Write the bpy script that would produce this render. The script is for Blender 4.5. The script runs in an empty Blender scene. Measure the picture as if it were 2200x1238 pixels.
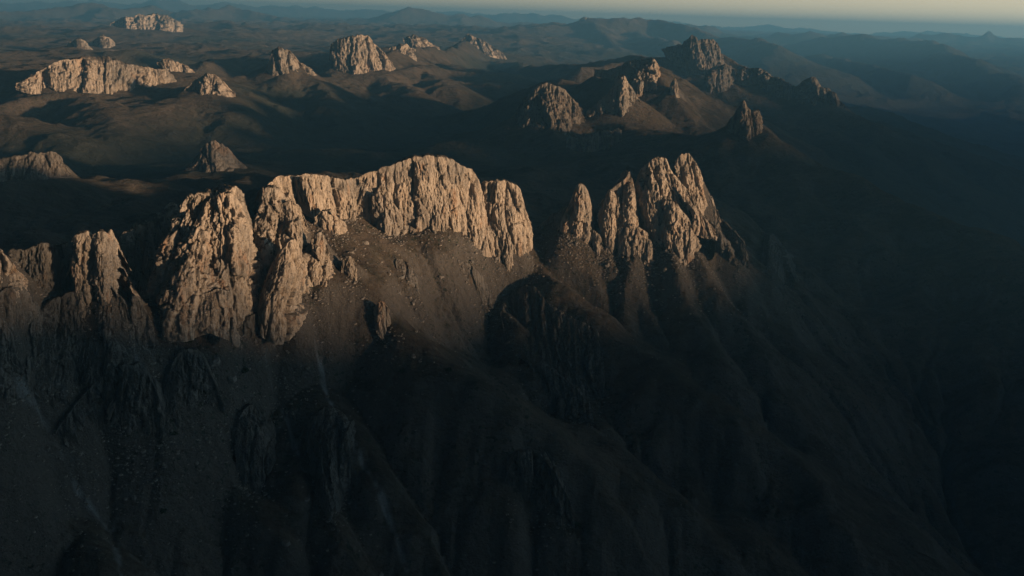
import bpy, math, random
import numpy as np

# ------------------------------------------------------------------ camera, sky, sun, exposure
sc = bpy.context.scene
col = sc.collection
R = math.radians
HFOV, PITCH, ROLL = 55.0, 15.3, 1.8
CAMZ = 1000.0
FPX = 1100.0 / math.tan(R(HFOV / 2))
fw = np.array([0, math.cos(R(PITCH)), -math.sin(R(PITCH))])
u0 = np.array([0, math.sin(R(PITCH)), math.cos(R(PITCH))])
r0 = np.array([1.0, 0, 0])
rt = r0 * math.cos(R(ROLL)) + u0 * math.sin(R(ROLL))
up = u0 * math.cos(R(ROLL)) - r0 * math.sin(R(ROLL))
from mathutils import Matrix
cd = bpy.data.cameras.new('camera')
cam = bpy.data.objects.new('camera', cd)
col.objects.link(cam)
m = Matrix.Identity(4)
for i in range(3):
    m[i][0], m[i][1], m[i][2] = rt[i], up[i], -fw[i]
m[2][3] = CAMZ
cam.matrix_world = m
cd.sensor_width = 36
cd.lens = 18 / math.tan(R(HFOV / 2))
cd.clip_start, cd.clip_end = 1, 200000
sc.camera = cam
sc.render.resolution_x, sc.render.resolution_y = 1024, 576

SUN_EL, SUN_AZ = 6.0, 61.0            # azimuth: degrees from straight behind the camera towards its right
SUN_STRENGTH, SKY_STRENGTH = 5.0, 0.015
sdir = np.array([math.sin(R(SUN_AZ)) * math.cos(R(SUN_EL)), -math.cos(R(SUN_AZ)) * math.cos(R(SUN_EL)), math.sin(R(SUN_EL))])
GLOW, GLOW_COLOR = 0.70, (1.0, 0.80, 0.50)
SIDE_FILL = 0.85  # cool sky glow added at the right as fill, away from the sun
w = bpy.data.worlds.new('World')
sc.world = w
w.use_nodes = True
nt = w.node_tree
nt.nodes.clear()
sky = nt.nodes.new('ShaderNodeTexSky')
sky.sky_type = 'NISHITA'
sky.sun_disc = False
sky.sun_elevation = R(SUN_EL)
sky.sun_rotation = math.atan2(sdir[0], sdir[1])
sky.altitude = 2000
sky.air_density, sky.dust_density, sky.ozone_density = 1.0, 5.0, 3.0
bg = nt.nodes.new('ShaderNodeBackground')
bg.inputs[1].default_value = SKY_STRENGTH
wo = nt.nodes.new('ShaderNodeOutputWorld')
# evening glow: a narrow warm band along the horizon, stronger towards the sun's side; the upper sky is dim
def wn(op, a, b=None, c=None):
    n = nt.nodes.new('ShaderNodeMath'); n.operation = op
    for s_, v in zip(n.inputs, (a, b, c)):
        if v is None: continue
        if isinstance(v, (int, float)): s_.default_value = v
        else: nt.links.new(v, s_)
    return n.outputs[0]
tc = nt.nodes.new('ShaderNodeTexCoord')
sep = nt.nodes.new('ShaderNodeSeparateXYZ'); nt.links.new(tc.outputs['Generated'], sep.inputs[0])
band = nt.nodes.new('ShaderNodeMapRange'); band.interpolation_type = 'SMOOTHSTEP'
nt.links.new(sep.outputs[2], band.inputs[0])
band.inputs[1].default_value = 0.12; band.inputs[2].default_value = -0.02
band.inputs[3].default_value = 0.0; band.inputs[4].default_value = 1.0
side = nt.nodes.new('ShaderNodeMapRange'); nt.links.new(sep.outputs[0], side.inputs[0])
side.inputs[1].default_value = -0.6; side.inputs[2].default_value = 0.5
side.inputs[3].default_value = 0.25; side.inputs[4].default_value = 1.0
glow = nt.nodes.new('ShaderNodeBackground')
glow.inputs[0].default_value = (*GLOW_COLOR, 1)
nt.links.new(wn('MULTIPLY', wn('MULTIPLY', band.outputs[0], side.outputs[0]), GLOW), glow.inputs[1])
vm = nt.nodes.new('ShaderNodeVectorMath'); vm.operation = 'DOT_PRODUCT'
nt.links.new(tc.outputs['Generated'], vm.inputs[0]); vm.inputs[1].default_value = (0.975, -0.08, 0.2)
fill_rng = nt.nodes.new('ShaderNodeMapRange'); fill_rng.interpolation_type = 'SMOOTHSTEP'
nt.links.new(vm.outputs['Value'], fill_rng.inputs[0])
fill_rng.inputs[1].default_value = 0.80; fill_rng.inputs[2].default_value = 1.0; fill_rng.inputs[3].default_value = 0; fill_rng.inputs[4].default_value = SIDE_FILL
fill_bg = nt.nodes.new('ShaderNodeBackground'); fill_bg.inputs[0].default_value = (0.55, 0.85, 1.05, 1)
nt.links.new(fill_rng.outputs[0], fill_bg.inputs[1])
ad2 = nt.nodes.new('ShaderNodeAddShader')
nt.links.new(glow.outputs[0], ad2.inputs[0]); nt.links.new(fill_bg.outputs[0], ad2.inputs[1])
ads = nt.nodes.new('ShaderNodeAddShader')
nt.links.new(sky.outputs[0], bg.inputs[0])
nt.links.new(bg.outputs[0], ads.inputs[0]); nt.links.new(ad2.outputs[0], ads.inputs[1])
nt.links.new(ads.outputs[0], wo.inputs[0])
ld = bpy.data.lights.new('sun', 'SUN')
ld.energy = SUN_STRENGTH
ld.angle = R(2.2)
ld.color = (1.0, 0.71, 0.46)
sun = bpy.data.objects.new('sun', ld)
col.objects.link(sun)
from mathutils import Vector
sun.rotation_euler = Vector(sdir).to_track_quat('Z', 'Y').to_euler()
sc.view_settings.view_transform = 'Standard'
sc.view_settings.look = 'None'
sc.view_settings.exposure = 1.05
sc.view_settings.gamma = 1.0
sc.cycles.use_denoising = True
sc.cycles.max_bounces = 5
sc.cycles.diffuse_bounces = 3
sc.cycles.volume_bounces = 1

# haze: one closed box of even, pale air round everything
HAZE_DENSITY = 0.000048
HAZE_COLOR = (0.145, 0.39, 0.60)

# ------------------------------------------------------------------ geometry helpers
def ray(px, py):
    d = fw * FPX + rt * (px - 1100.0) + up * (619.0 - py)
    return d / np.linalg.norm(d)
def D(px, py, dist):                    # picture point at a horizontal range -> world point
    if dist > 5500: dist = 5500 + (min(dist, 8500) - 5500) * 1.9 + max(dist - 8500, 0) * 1.7
    dist = min(dist, 56000)
    d = ray(px, py)
    t = dist / math.hypot(d[0], d[1])
    return np.array([0, 0, CAMZ]) + d * t
def Z(px, py, drop):                    # picture point at a drop below the camera -> world point
    d = ray(px, py)
    return np.array([0, 0, CAMZ]) + d * (drop / -d[2])

_rng = np.random.RandomState(7)
_perm = _rng.permutation(4096).astype(np.int64)
_gr = _rng.rand(4096, 3) * 2 - 1
_gr /= np.linalg.norm(_gr, axis=1)[:, None]
_gx, _gy, _gz = [np.ascontiguousarray(_gr[:, i]) for i in range(3)]
def _h(a, b, c=0):
    return _perm[(_perm[(_perm[a & 4095] + b) & 4095] + c) & 4095]
def noise2(x, y, seed=0):
    xi = np.floor(x).astype(np.int64); yi = np.floor(y).astype(np.int64)
    fx = x - xi; fy = y - yi
    ux = fx * fx * fx * (fx * (fx * 6 - 15) + 10); uy = fy * fy * fy * (fy * (fy * 6 - 15) + 10)
    def g(dx, dy):
        h = _h(xi + dx, yi + dy, seed)
        return _gx[h] * (fx - dx) + _gy[h] * (fy - dy)
    a = g(0, 0); a += ux * (g(1, 0) - a)
    b = g(0, 1); b += ux * (g(1, 1) - b)
    return (a + uy * (b - a)) * 1.6
def noise3(x, y, z, seed=0):
    xi = np.floor(x).astype(np.int64); yi = np.floor(y).astype(np.int64); zi = np.floor(z).astype(np.int64) + seed * 57
    fx = x - xi; fy = y - yi; fz = z - np.floor(z)
    s = lambda t: t * t * t * (t * (t * 6 - 15) + 10)
    ux, uy, uz = s(fx), s(fy), s(fz)
    def g(dx, dy, dz):
        h = _h(xi + dx, yi + dy, zi + dz)
        return _gx[h] * (fx - dx) + _gy[h] * (fy - dy) + _gz[h] * (fz - dz)
    def l(a, b, t): return a + t * (b - a)
    return l(l(l(g(0,0,0), g(1,0,0), ux), l(g(0,1,0), g(1,1,0), ux), uy),
             l(l(g(0,0,1), g(1,0,1), ux), l(g(0,1,1), g(1,1,1), ux), uy), uz) * 1.5
def cells(x, y, seed=0):                # distance to nearest and second nearest jittered cell point
    xi = np.floor(x).astype(np.int64); yi = np.floor(y).astype(np.int64)
    f1 = np.full(x.shape, 9.0); f2 = f1.copy(); idv = np.zeros(x.shape)
    for dx in (-1, 0, 1):
        for dy in (-1, 0, 1):
            h = _h(xi + dx, yi + dy, seed)
            ex = xi + dx + 0.5 + 0.45 * _gx[h] - x; ey = yi + dy + 0.5 + 0.45 * _gy[h] - y
            d = ex * ex + ey * ey
            nb = d < f1
            f2 = np.where(nb, f1, np.minimum(f2, d)); idv = np.where(nb, _gz[h], idv); f1 = np.where(nb, d, f1)
    return np.sqrt(f1), np.sqrt(f2), idv
def fbm2(x, y, o, seed=0, gain=0.5):
    t = 0; a = 1.0
    for i in range(o):
        t = t + a * noise2(x, y, seed + i); x = x * 2.03 + 11.3; y = y * 2.03 - 5.1; a *= gain
    return t
def ridged2(x, y, o, seed=0, gain=0.5):
    t = 0; a = 1.0; wgt = 1.0
    for i in range(o):
        n = 1 - np.abs(noise2(x, y, seed + i)) * 1.6; n = n * n * wgt; wgt = np.clip(n * 1.6, 0, 1)
        t = t + a * n; x = x * 2.07 + 3.3; y = y * 2.07 + 9.1; a *= gain
    return t
def smin(a, b, k):
    h = np.clip(0.5 + 0.5 * (b - a) / k, 0, 1)
    return b * (1 - h) + a * h - k * h * (1 - h)
def smax(a, b, k): return -smin(-a, -b, k)

def mesh_obj(name, co, quads, mat, parent=None, smooth=True, attrs=None):
    me = bpy.data.meshes.new(name)
    nv, nf = len(co), len(quads)
    k = quads.shape[1]
    me.vertices.add(nv); me.loops.add(nf * k); me.polygons.add(nf)
    me.vertices.foreach_set('co', np.asarray(co, dtype=np.float32).ravel())
    me.loops.foreach_set('vertex_index', quads.astype(np.int32).ravel())
    me.polygons.foreach_set('loop_start', np.arange(0, nf * k, k, dtype=np.int32))
    me.polygons.foreach_set('use_smooth', np.full(nf, smooth))
    if attrs:
        for an, av in attrs.items():
            at = me.attributes.new(an, 'FLOAT', 'POINT')
            at.data.foreach_set('value', np.asarray(av, dtype=np.float32).ravel())
    me.update(calc_edges=True)
    me.materials.append(mat)
    o = bpy.data.objects.new(name, me)
    col.objects.link(o)
    if parent: o.parent = parent
    return o
def grid_quads(nu, nv, wrap=False):     # nu rows of nv points
    i, j = np.meshgrid(np.arange(nu - 1), np.arange(nv if wrap else nv - 1), indexing='ij')
    j2 = (j + 1) % nv
    a = i * nv + j; b = i * nv + j2; c = (i + 1) * nv + j2; d = (i + 1) * nv + j
    return np.stack([a, b, c, d], -1).reshape(-1, 4)
def tag(o, label=None, cat=None, group=None, kind=None):
    if label: o['label'] = label
    if cat: o['category'] = cat
    if group: o['group'] = group
    if kind: o['kind'] = kind
    return o

# ------------------------------------------------------------------ materials
def ramp(nt, els):
    n = nt.nodes.new('ShaderNodeValToRGB')
    cr = n.color_ramp
    while len(cr.elements) < len(els): cr.elements.new(0.5)
    for e, (p, c) in zip(cr.elements, els):
        e.position = p; e.color = (c[0], c[1], c[2], 1) if isinstance(c, (tuple, list)) else (c, c, c, 1)
    return n
def ntex(nt, vec, scale, detail=6, rough=0.6):
    n = nt.nodes.new('ShaderNodeTexNoise')
    n.inputs['Scale'].default_value = scale; n.inputs['Detail'].default_value = detail
    n.inputs['Roughness'].default_value = rough
    nt.links.new(vec, n.inputs['Vector'])
    return n
def mapping(nt, vec, scale, rot=(0, 0, 0)):
    n = nt.nodes.new('ShaderNodeMapping')
    n.inputs['Scale'].default_value = scale; n.inputs['Rotation'].default_value = rot
    nt.links.new(vec, n.inputs['Vector'])
    return n.outputs[0]
def mix(nt, fac, a, b, mode='MIX'):
    n = nt.nodes.new('ShaderNodeMix'); n.data_type = 'RGBA'; n.blend_type = mode
    for s, v in ((n.inputs[0], fac), (n.inputs[6], a), (n.inputs[7], b)):
        if isinstance(v, (int, float)): s.default_value = v
        elif isinstance(v, tuple): s.default_value = (*v, 1)
        else: nt.links.new(v, s)
    return n.outputs[2]
def math_(nt, op, a, b=None, clamp=False):
    n = nt.nodes.new('ShaderNodeMath'); n.operation = op; n.use_clamp = clamp
    for s, v in zip(n.inputs, (a, b)):
        if v is None: continue
        if isinstance(v, (int, float)): s.default_value = v
        else: nt.links.new(v, s)
    return n.outputs[0]
def base_mat(name):
    mt = bpy.data.materials.new(name); mt.use_nodes = True
    nt = mt.node_tree; nt.nodes.clear()
    o = nt.nodes.new('ShaderNodeOutputMaterial')
    b = nt.nodes.new('ShaderNodeBsdfDiffuse'); b.inputs['Roughness'].default_value = 0.6
    nt.links.new(b.outputs[0], o.inputs[0])
    g = nt.nodes.new('ShaderNodeNewGeometry')
    return mt, nt, b, g
def bump(nt, b, h, dist, strength=1.0, prev=None):
    n = nt.nodes.new('ShaderNodeBump')
    n.inputs['Distance'].default_value = dist; n.inputs['Strength'].default_value = strength
    nt.links.new(h, n.inputs['Height'])
    if prev is not None: nt.links.new(prev, n.inputs['Normal'])
    nt.links.new(n.outputs[0], b.inputs['Normal'])
    return n.outputs[0]

def rock_material(name, pale, mid, dark, k=1.0):
    mt, nt, b, g = base_mat(name)
    P = g.outputs['Position']
    n1 = ntex(nt, mapping(nt, P, (0.03 / k, 0.03 / k, 0.008 / k)), 1.0, 8, 0.65)
    n2 = ntex(nt, mapping(nt, P, (0.16 / k, 0.16 / k, 0.03 / k)), 1.0, 6, 0.7)
    n3 = ntex(nt, P, 0.45 / k, 5, 0.75)
    c = ramp(nt, [(0.32, mid), (0.52, pale), (0.75, mid)])
    nt.links.new(n1.outputs[0], c.inputs[0])
    st = ramp(nt, [(0.38, 1.0), (0.49, 0.0)])
    nt.links.new(n2.outputs[0], st.inputs[0])
    c2 = mix(nt, math_(nt, 'MULTIPLY', st.outputs[0], 0.75), c.outputs[0], dark)
    ng = ntex(nt, P, 0.012 / k, 4, 0.6); gr_ = ramp(nt, [(0.47, 0.0), (0.60, 1.0)]); nt.links.new(ng.outputs[0], gr_.inputs[0])
    c2 = mix(nt, math_(nt, 'MULTIPLY', gr_.outputs[0], 0.65), c2, tuple(0.5 * (a_ + b_) * t_ for a_, b_, t_ in zip(mid, dark, (0.9, 1.0, 1.12))))
    nw = ntex(nt, mapping(nt, P, (0.11 / k, 0.11 / k, 0.007 / k)), 1.0, 4, 0.6); ws = ramp(nt, [(0.56, 0.0), (0.66, 1.0)]); nt.links.new(nw.outputs[0], ws.inputs[0])
    c2 = mix(nt, math_(nt, 'MULTIPLY', ws.outputs[0], 0.85), c2, dark)
    nr = ntex(nt, mapping(nt, P, (0.05 / k, 0.05 / k, 0.02 / k)), 1.0, 5, 0.6); rs = ramp(nt, [(0.58, 0.0), (0.68, 1.0)]); nt.links.new(nr.outputs[0], rs.inputs[0])
    c2 = mix(nt, math_(nt, 'MULTIPLY', rs.outputs[0], 0.6), c2, tuple(v_ * t_ for v_, t_ in zip(mid, (1.05, 0.78, 0.6))))
    # earth lying on ledges and flat tops
    sp = nt.nodes.new('ShaderNodeSeparateXYZ'); nt.links.new(g.outputs['Normal'], sp.inputs[0])
    lg = ramp(nt, [(0.62, 0.0), (0.85, 1.0)]); nt.links.new(sp.outputs[2], lg.inputs[0])
    c3 = mix(nt, math_(nt, 'MULTIPLY', lg.outputs[0], 0.8), c2, (0.07, 0.052, 0.036))
    nt.links.new(c3, b.inputs['Color'])
    h = math_(nt, 'ADD', math_(nt, 'MULTIPLY', n2.outputs[0], 1.0), math_(nt, 'MULTIPLY', n3.outputs[0], 0.6))
    bump(nt, b, h, 9.0 * k, 1.0)
    return mt
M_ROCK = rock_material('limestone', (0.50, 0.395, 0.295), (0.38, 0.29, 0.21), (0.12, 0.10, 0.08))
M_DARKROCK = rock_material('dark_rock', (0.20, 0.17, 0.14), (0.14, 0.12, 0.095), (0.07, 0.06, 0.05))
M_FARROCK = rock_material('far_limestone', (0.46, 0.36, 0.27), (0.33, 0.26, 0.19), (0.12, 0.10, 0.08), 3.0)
M_DIMROCK = rock_material('dim_lit_rock', (0.24, 0.195, 0.15), (0.17, 0.135, 0.105), (0.08, 0.07, 0.06), 2.5)  # darker limestone copy: dim light on these crags is put into the colour
M_STONE = rock_material('boulder_stone', (0.26, 0.22, 0.18), (0.18, 0.15, 0.12), (0.08, 0.07, 0.06), 0.12)

def soil_material(name):
    mt, nt, b, g = base_mat(name)
    P = g.outputs['Position']
    n1 = ntex(nt, P, 0.004, 6, 0.6)
    n2 = ntex(nt, P, 0.035, 8, 0.7)
    n3 = ntex(nt, P, 0.5, 4, 0.7)
    # scree streaks running down the fall of the spurs
    ns = ntex(nt, mapping(nt, P, (0.02, 0.10, 0.02), (0, 0, R(28))), 1.0, 5, 0.6)
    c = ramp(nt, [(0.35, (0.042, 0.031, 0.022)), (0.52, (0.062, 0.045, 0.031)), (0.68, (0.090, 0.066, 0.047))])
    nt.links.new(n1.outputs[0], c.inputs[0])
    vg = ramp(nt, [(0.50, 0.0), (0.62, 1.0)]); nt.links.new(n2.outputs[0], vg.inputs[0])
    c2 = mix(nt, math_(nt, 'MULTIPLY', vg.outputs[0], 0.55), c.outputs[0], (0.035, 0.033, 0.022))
    sr = ramp(nt, [(0.45, 0.0), (0.65, 1.0)]); nt.links.new(ns.outputs[0], sr.inputs[0])
    c3 = mix(nt, math_(nt, 'MULTIPLY', sr.outputs[0], 0.35), c2, (0.11, 0.088, 0.066))
    # bare rock where the ground is steep
    sp = nt.nodes.new('ShaderNodeSeparateXYZ'); nt.links.new(g.outputs['Normal'], sp.inputs[0])
    sl = math_(nt, 'ADD', sp.outputs[2], math_(nt, 'MULTIPLY', n2.outputs[0], 0.35))
    rk = ramp(nt, [(0.80, 1.0), (0.93, 0.0)]); nt.links.new(sl, rk.inputs[0])
    c4 = mix(nt, rk.outputs[0], c3, (0.085, 0.070, 0.056))
    n5 = ntex(nt, P, 0.16, 2, 0.5); s5 = ramp(nt, [(0.60, 0.0), (0.66, 1.0)]); nt.links.new(n5.outputs[0], s5.inputs[0])
    n6 = ntex(nt, P, 0.01, 3, 0.5); s6 = ramp(nt, [(0.42, 0.0), (0.58, 1.0)]); nt.links.new(n6.outputs[0], s6.inputs[0])
    c4 = mix(nt, math_(nt, 'MULTIPLY', math_(nt, 'MULTIPLY', s5.outputs[0], s6.outputs[0]), 0.8), c4, (0.022, 0.026, 0.014))
    n7 = ntex(nt, P, 0.22, 2, 0.5); s7 = ramp(nt, [(0.64, 0.0), (0.69, 1.0)]); nt.links.new(n7.outputs[0], s7.inputs[0])
    c4 = mix(nt, math_(nt, 'MULTIPLY', s7.outputs[0], 0.10), c4, (0.22, 0.19, 0.155))
    at = nt.nodes.new('ShaderNodeAttribute'); at.attribute_name = 'gravel'
    c5 = mix(nt, at.outputs['Fac'], c4, (0.22, 0.22, 0.215))
    a2 = nt.nodes.new('ShaderNodeAttribute'); a2.attribute_name = 'valley_shade'
    c5 = mix(nt, math_(nt, 'MULTIPLY', a2.outputs['Fac'], 0.7), c5, (0.026, 0.03, 0.022))  # darkens far low ground by colour where no cast shadow reaches
    sk = ramp(nt, [(0.3, 0.75), (0.7, 1.2)]); nt.links.new(n3.outputs[0], sk.inputs[0])
    c6 = mix(nt, 1.0, c5, sk.outputs[0], 'MULTIPLY')
    nt.links.new(c6, b.inputs['Color'])
    n4 = ntex(nt, P, 0.012, 6, 0.65)
    h = math_(nt, 'ADD', n2.outputs[0], math_(nt, 'MULTIPLY', n3.outputs[0], 0.14))
    h = math_(nt, 'ADD', h, math_(nt, 'MULTIPLY', n4.outputs[0], 2.2))
    h = math_(nt, 'ADD', h, math_(nt, 'MULTIPLY', ns.outputs[0], 0.35))
    bump(nt, b, h, 10.0, 1.0)
    return mt
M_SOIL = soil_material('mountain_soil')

# ------------------------------------------------------------------ rock formations: specs in picture points
# column = (top_x, top_y, foot_x, foot_y); a wall is a list of columns, its range and its depth front to back
ROCKS = []      # root things
def rock(name, label, cat, parts, mat=None, group=None):
    ROCKS.append(dict(name=name, label=label, cat=cat, parts=parts, mat=mat or M_ROCK, group=group))
def skin(cols, lift=9, **k):
    W = wall(cols, None, None, **k); W['lift'] = lift; return W
def wall(cols, r0, r1=None, thick=60, bulge=0.0, lean=0.12, cell=None, amp=1.0, name=None, back=None, mat=None, jag=1.0, foot=True, res=1.0, back_foot=True):
    return dict(cols=cols, r0=r0, r1=r1 or r0, thick=thick, bulge=bulge, lean=lean, cell=cell, amp=amp, name=name, back=back, mat=mat, jag=jag, foot=foot, res=res, back_foot=back_foot)

rock('cliff_wall', 'broad sunlit limestone wall with the highest rounded crest on the near ridge', 'cliff', [
    wall([(748,388,745,455),(775,378,765,468),(800,372,800,475),(822,362,835,484),(850,352,868,492),(876,341,905,494),(905,337,940,486),(940,338,960,490),(968,344,985,500),(990,355,1010,510),(1015,364,1030,522),(1028,385,1048,528),(1036,415,1056,530)], 1480, 1530, 90, 30, 0.10, 24, 0.62, jag=0.7),
    wall([(1030,400,1048,528),(1045,390,1066,538),(1072,388,1085,541),(1100,392,1108,540),(1117,402,1128,546),(1128,440,1140,548),(1134,480,1142,546)], 1535, 1560, 60, 30, 0.10, 22, 0.7, name='pillar', back_foot=False),
    wall([(1000,470,1000,512),(1015,462,1020,520),(1035,470,1040,528),(1060,500,1062,538),(1078,520,1080,543)], 1505, 1520, 25, 10, 0.25, 10, 0.8, name='buttress', foot=False),
    wall([(800,420,802,470),(815,410,822,484),(840,430,850,490),(862,455,868,492)], 1462, 1466, 30, 18, 0.2, 14, 0.9, name='buttress', foot=False),
])
rock('cliff_wall', 'long fluted tan cliff with a level crest left of the highest wall', 'cliff', [
    wall([(562,408,575,440),(580,392,600,450),(600,382,625,462),(625,377,648,458),(660,376,680,458),(690,376,710,462),(715,380,735,466),(745,386,755,468),(765,384,770,460)], 1400, 1470, 70, 12, 0.10, 20, 0.85, jag=0.8),
    wall([(640,385,655,440),(652,378,668,455),(672,380,685,457),(688,395,695,450)], 1412, 1420, 30, 16, 0.1, 14, 0.8, name='buttress', foot=False),
    wall([(672,470,678,488),(690,455,695,494),(712,452,722,500),(730,470,742,500),(748,488,752,500)], 1385, 1390, 30, 14, 0.2, 12, 0.8, name='buttress'),
])
rock('rock_tower', 'massive knobbly sunlit rock tower with a shadowed left side, left of centre', 'rock tower', [
    wall([(385,440,300,640),(405,425,330,655),(440,418,365,664),(470,414,400,668),(495,412,440,662),(515,410,485,650),(525,420,520,628),(535,470,540,600),(540,520,545,575)], 1210, 1270, 110, 50, 0.2, 26, 1.2, jag=1.2),
    wall([(400,500,345,660),(415,490,365,664),(435,500,395,665),(455,510,430,658),(470,540,470,645),(480,580,500,630)], 1185, 1200, 50, 35, 0.3, 20, 1.1, name='buttress', foot=False),
    wall([(455,425,450,600),(475,416,475,620),(500,420,510,625),(520,440,535,610),(528,500,546,590)], 1200, 1225, 40, 30, 0.2, 18, 1.1, name='buttress', foot=False),
    wall([(395,662,385,690),(425,640,420,690),(455,625,455,692),(480,622,485,700),(500,625,503,712),(504,650,506,700)], 1140, 1150, 30, 10, 0.4, 13, 0.9, name='outcrop', foot=False),
])
rock('rock_tower', 'rounded rock tower ending in a long pale slab, just left of the brown scree', 'rock tower', [
    wall([(545,430,540,560),(560,410,560,600),(580,400,590,620),(605,412,620,620),(630,440,650,600),(650,480,670,590)], 1280, 1310, 90, 40, 0.2, 22, 1.2, jag=1.1),
    wall([(548,650,545,672),(590,560,560,678),(615,525,585,680),(635,520,610,672),(652,545,635,655),(658,590,655,635)], 1205, 1235, 45, 22, 0.35, 24, 0.9, name='slab', foot=True),
    wall([(655,540,655,630),(668,515,668,628),(685,500,690,612),(700,510,705,596),(710,545,712,580)], 1250, 1262, 40, 16, 0.2, 16, 1.0, name='pillar'),
    wall([(600,440,600,560),(625,430,635,570),(648,450,660,580),(665,490,675,580)], 1262, 1280, 40, 22, 0.2, 16, 1.0, name='buttress', foot=False),
])
rock('rock_tower', 'square topped sunlit rock pillar split by a dark cleft near the left edge', 'rock tower', [
    wall([(152,516,152,622),(160,506,160,628),(172,503,173,632),(186,501,188,634),(194,500,196,634)], 1150, 1152, 36, 10, 0.05, 12, 1.0, jag=0.5, back_foot=False),
    wall([(200,504,200,634),(210,499,212,636),(222,500,225,636),(232,503,240,634),(238,508,247,630)], 1142, 1146, 36, 14, 0.07, 13, 1.0, name='pillar', jag=0.5, back_foot=False),
    wall([(230,505,236,570),(237,494,241,580),(245,506,248,580)], 1185, 1185, 14, 5, 0.1, 9, 0.8, name='pinnacle', foot=False),
])
rock('crag', 'dark shaded crag joining the square topped pillar to the left edge', 'crag', [
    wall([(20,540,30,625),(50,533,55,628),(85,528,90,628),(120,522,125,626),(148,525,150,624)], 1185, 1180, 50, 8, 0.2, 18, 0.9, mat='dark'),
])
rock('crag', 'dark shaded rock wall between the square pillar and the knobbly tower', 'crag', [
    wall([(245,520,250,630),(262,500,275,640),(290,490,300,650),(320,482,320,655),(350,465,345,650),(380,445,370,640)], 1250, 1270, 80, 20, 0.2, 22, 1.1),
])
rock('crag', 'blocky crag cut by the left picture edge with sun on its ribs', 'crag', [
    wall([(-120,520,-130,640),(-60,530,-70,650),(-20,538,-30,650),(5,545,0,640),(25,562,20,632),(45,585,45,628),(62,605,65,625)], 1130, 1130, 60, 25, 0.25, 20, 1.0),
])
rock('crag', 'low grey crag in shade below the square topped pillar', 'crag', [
    skin([(70,700,75,770),(105,678,110,800),(145,655,150,815),(190,642,195,810),(230,638,235,790),(262,655,270,765),(280,690,287,740)], 16, thick=50, cell=18, amp=1.1, mat='dark'),  # darker rock puts the shade below the pillar into the colour
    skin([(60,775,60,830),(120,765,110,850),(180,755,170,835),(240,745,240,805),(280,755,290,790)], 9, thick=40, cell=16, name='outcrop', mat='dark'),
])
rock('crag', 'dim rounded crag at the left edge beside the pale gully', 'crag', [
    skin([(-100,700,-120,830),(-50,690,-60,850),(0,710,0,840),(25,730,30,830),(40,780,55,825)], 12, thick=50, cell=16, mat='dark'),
])
# right hand spires
rock('rock_spire', 'slim pointed sunlit spire standing alone right of the great wall', 'rock spire', [
    wall([(1205,470,1200,510),(1222,440,1215,525),(1238,402,1232,530),(1250,394,1248,534),(1262,410,1262,528),(1272,445,1276,515),(1278,480,1284,505)], 1600, 1610, 40, 14, 0.15, 14, 0.9, jag=0.6),
    wall([(1140,500,1138,530),(1165,478,1160,535),(1190,462,1190,530),(1208,450,1212,520),(1222,440,1225,505)], 1640, 1620, 40, 6, 0.3, 14, 1.1, name='ramp', mat='dark'),
    wall([(1196,492,1196,520),(1208,470,1206,528),(1220,455,1222,530),(1228,470,1232,530)], 1600, 1600, 20, 8, 0.2, 10, 0.9, name='buttress', foot=False),
    wall([(1262,500,1268,530),(1275,495,1282,545),(1290,505,1300,553),(1300,530,1305,553)], 1590, 1590, 20, 9, 0.25, 10, 0.8, name='buttress'),
])
rock('rock_spire', 'ragged leaning fin with a needle tip between the slim spire and the tall group', 'rock spire', [
    wall([(1285,440,1295,530),(1305,415,1310,540),(1325,395,1325,545),(1342,385,1342,545),(1353,369,1358,540),(1358,385,1368,535),(1368,420,1380,520),(1385,470,1392,505)], 1610, 1635, 45, 16, 0.2, 15, 1.1),
    wall([(1288,455,1292,520),(1300,430,1302,532),(1312,408,1315,535),(1322,420,1328,530)], 1600, 1606, 20, 8, 0.2, 11, 0.9, name='pinnacle', foot=False),
    wall([(1372,520,1372,545),(1385,512,1386,552),(1398,518,1400,548)], 1580, 1580, 14, 6, 0.3, 9, 0.8, name='buttress', foot=False),
    wall([(1330,490,1325,540),(1345,486,1340,546),(1370,487,1375,542),(1390,500,1395,530)], 1588, 1590, 20, 10, 0.2, 12, 0.8, name='buttress'),
])
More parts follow.
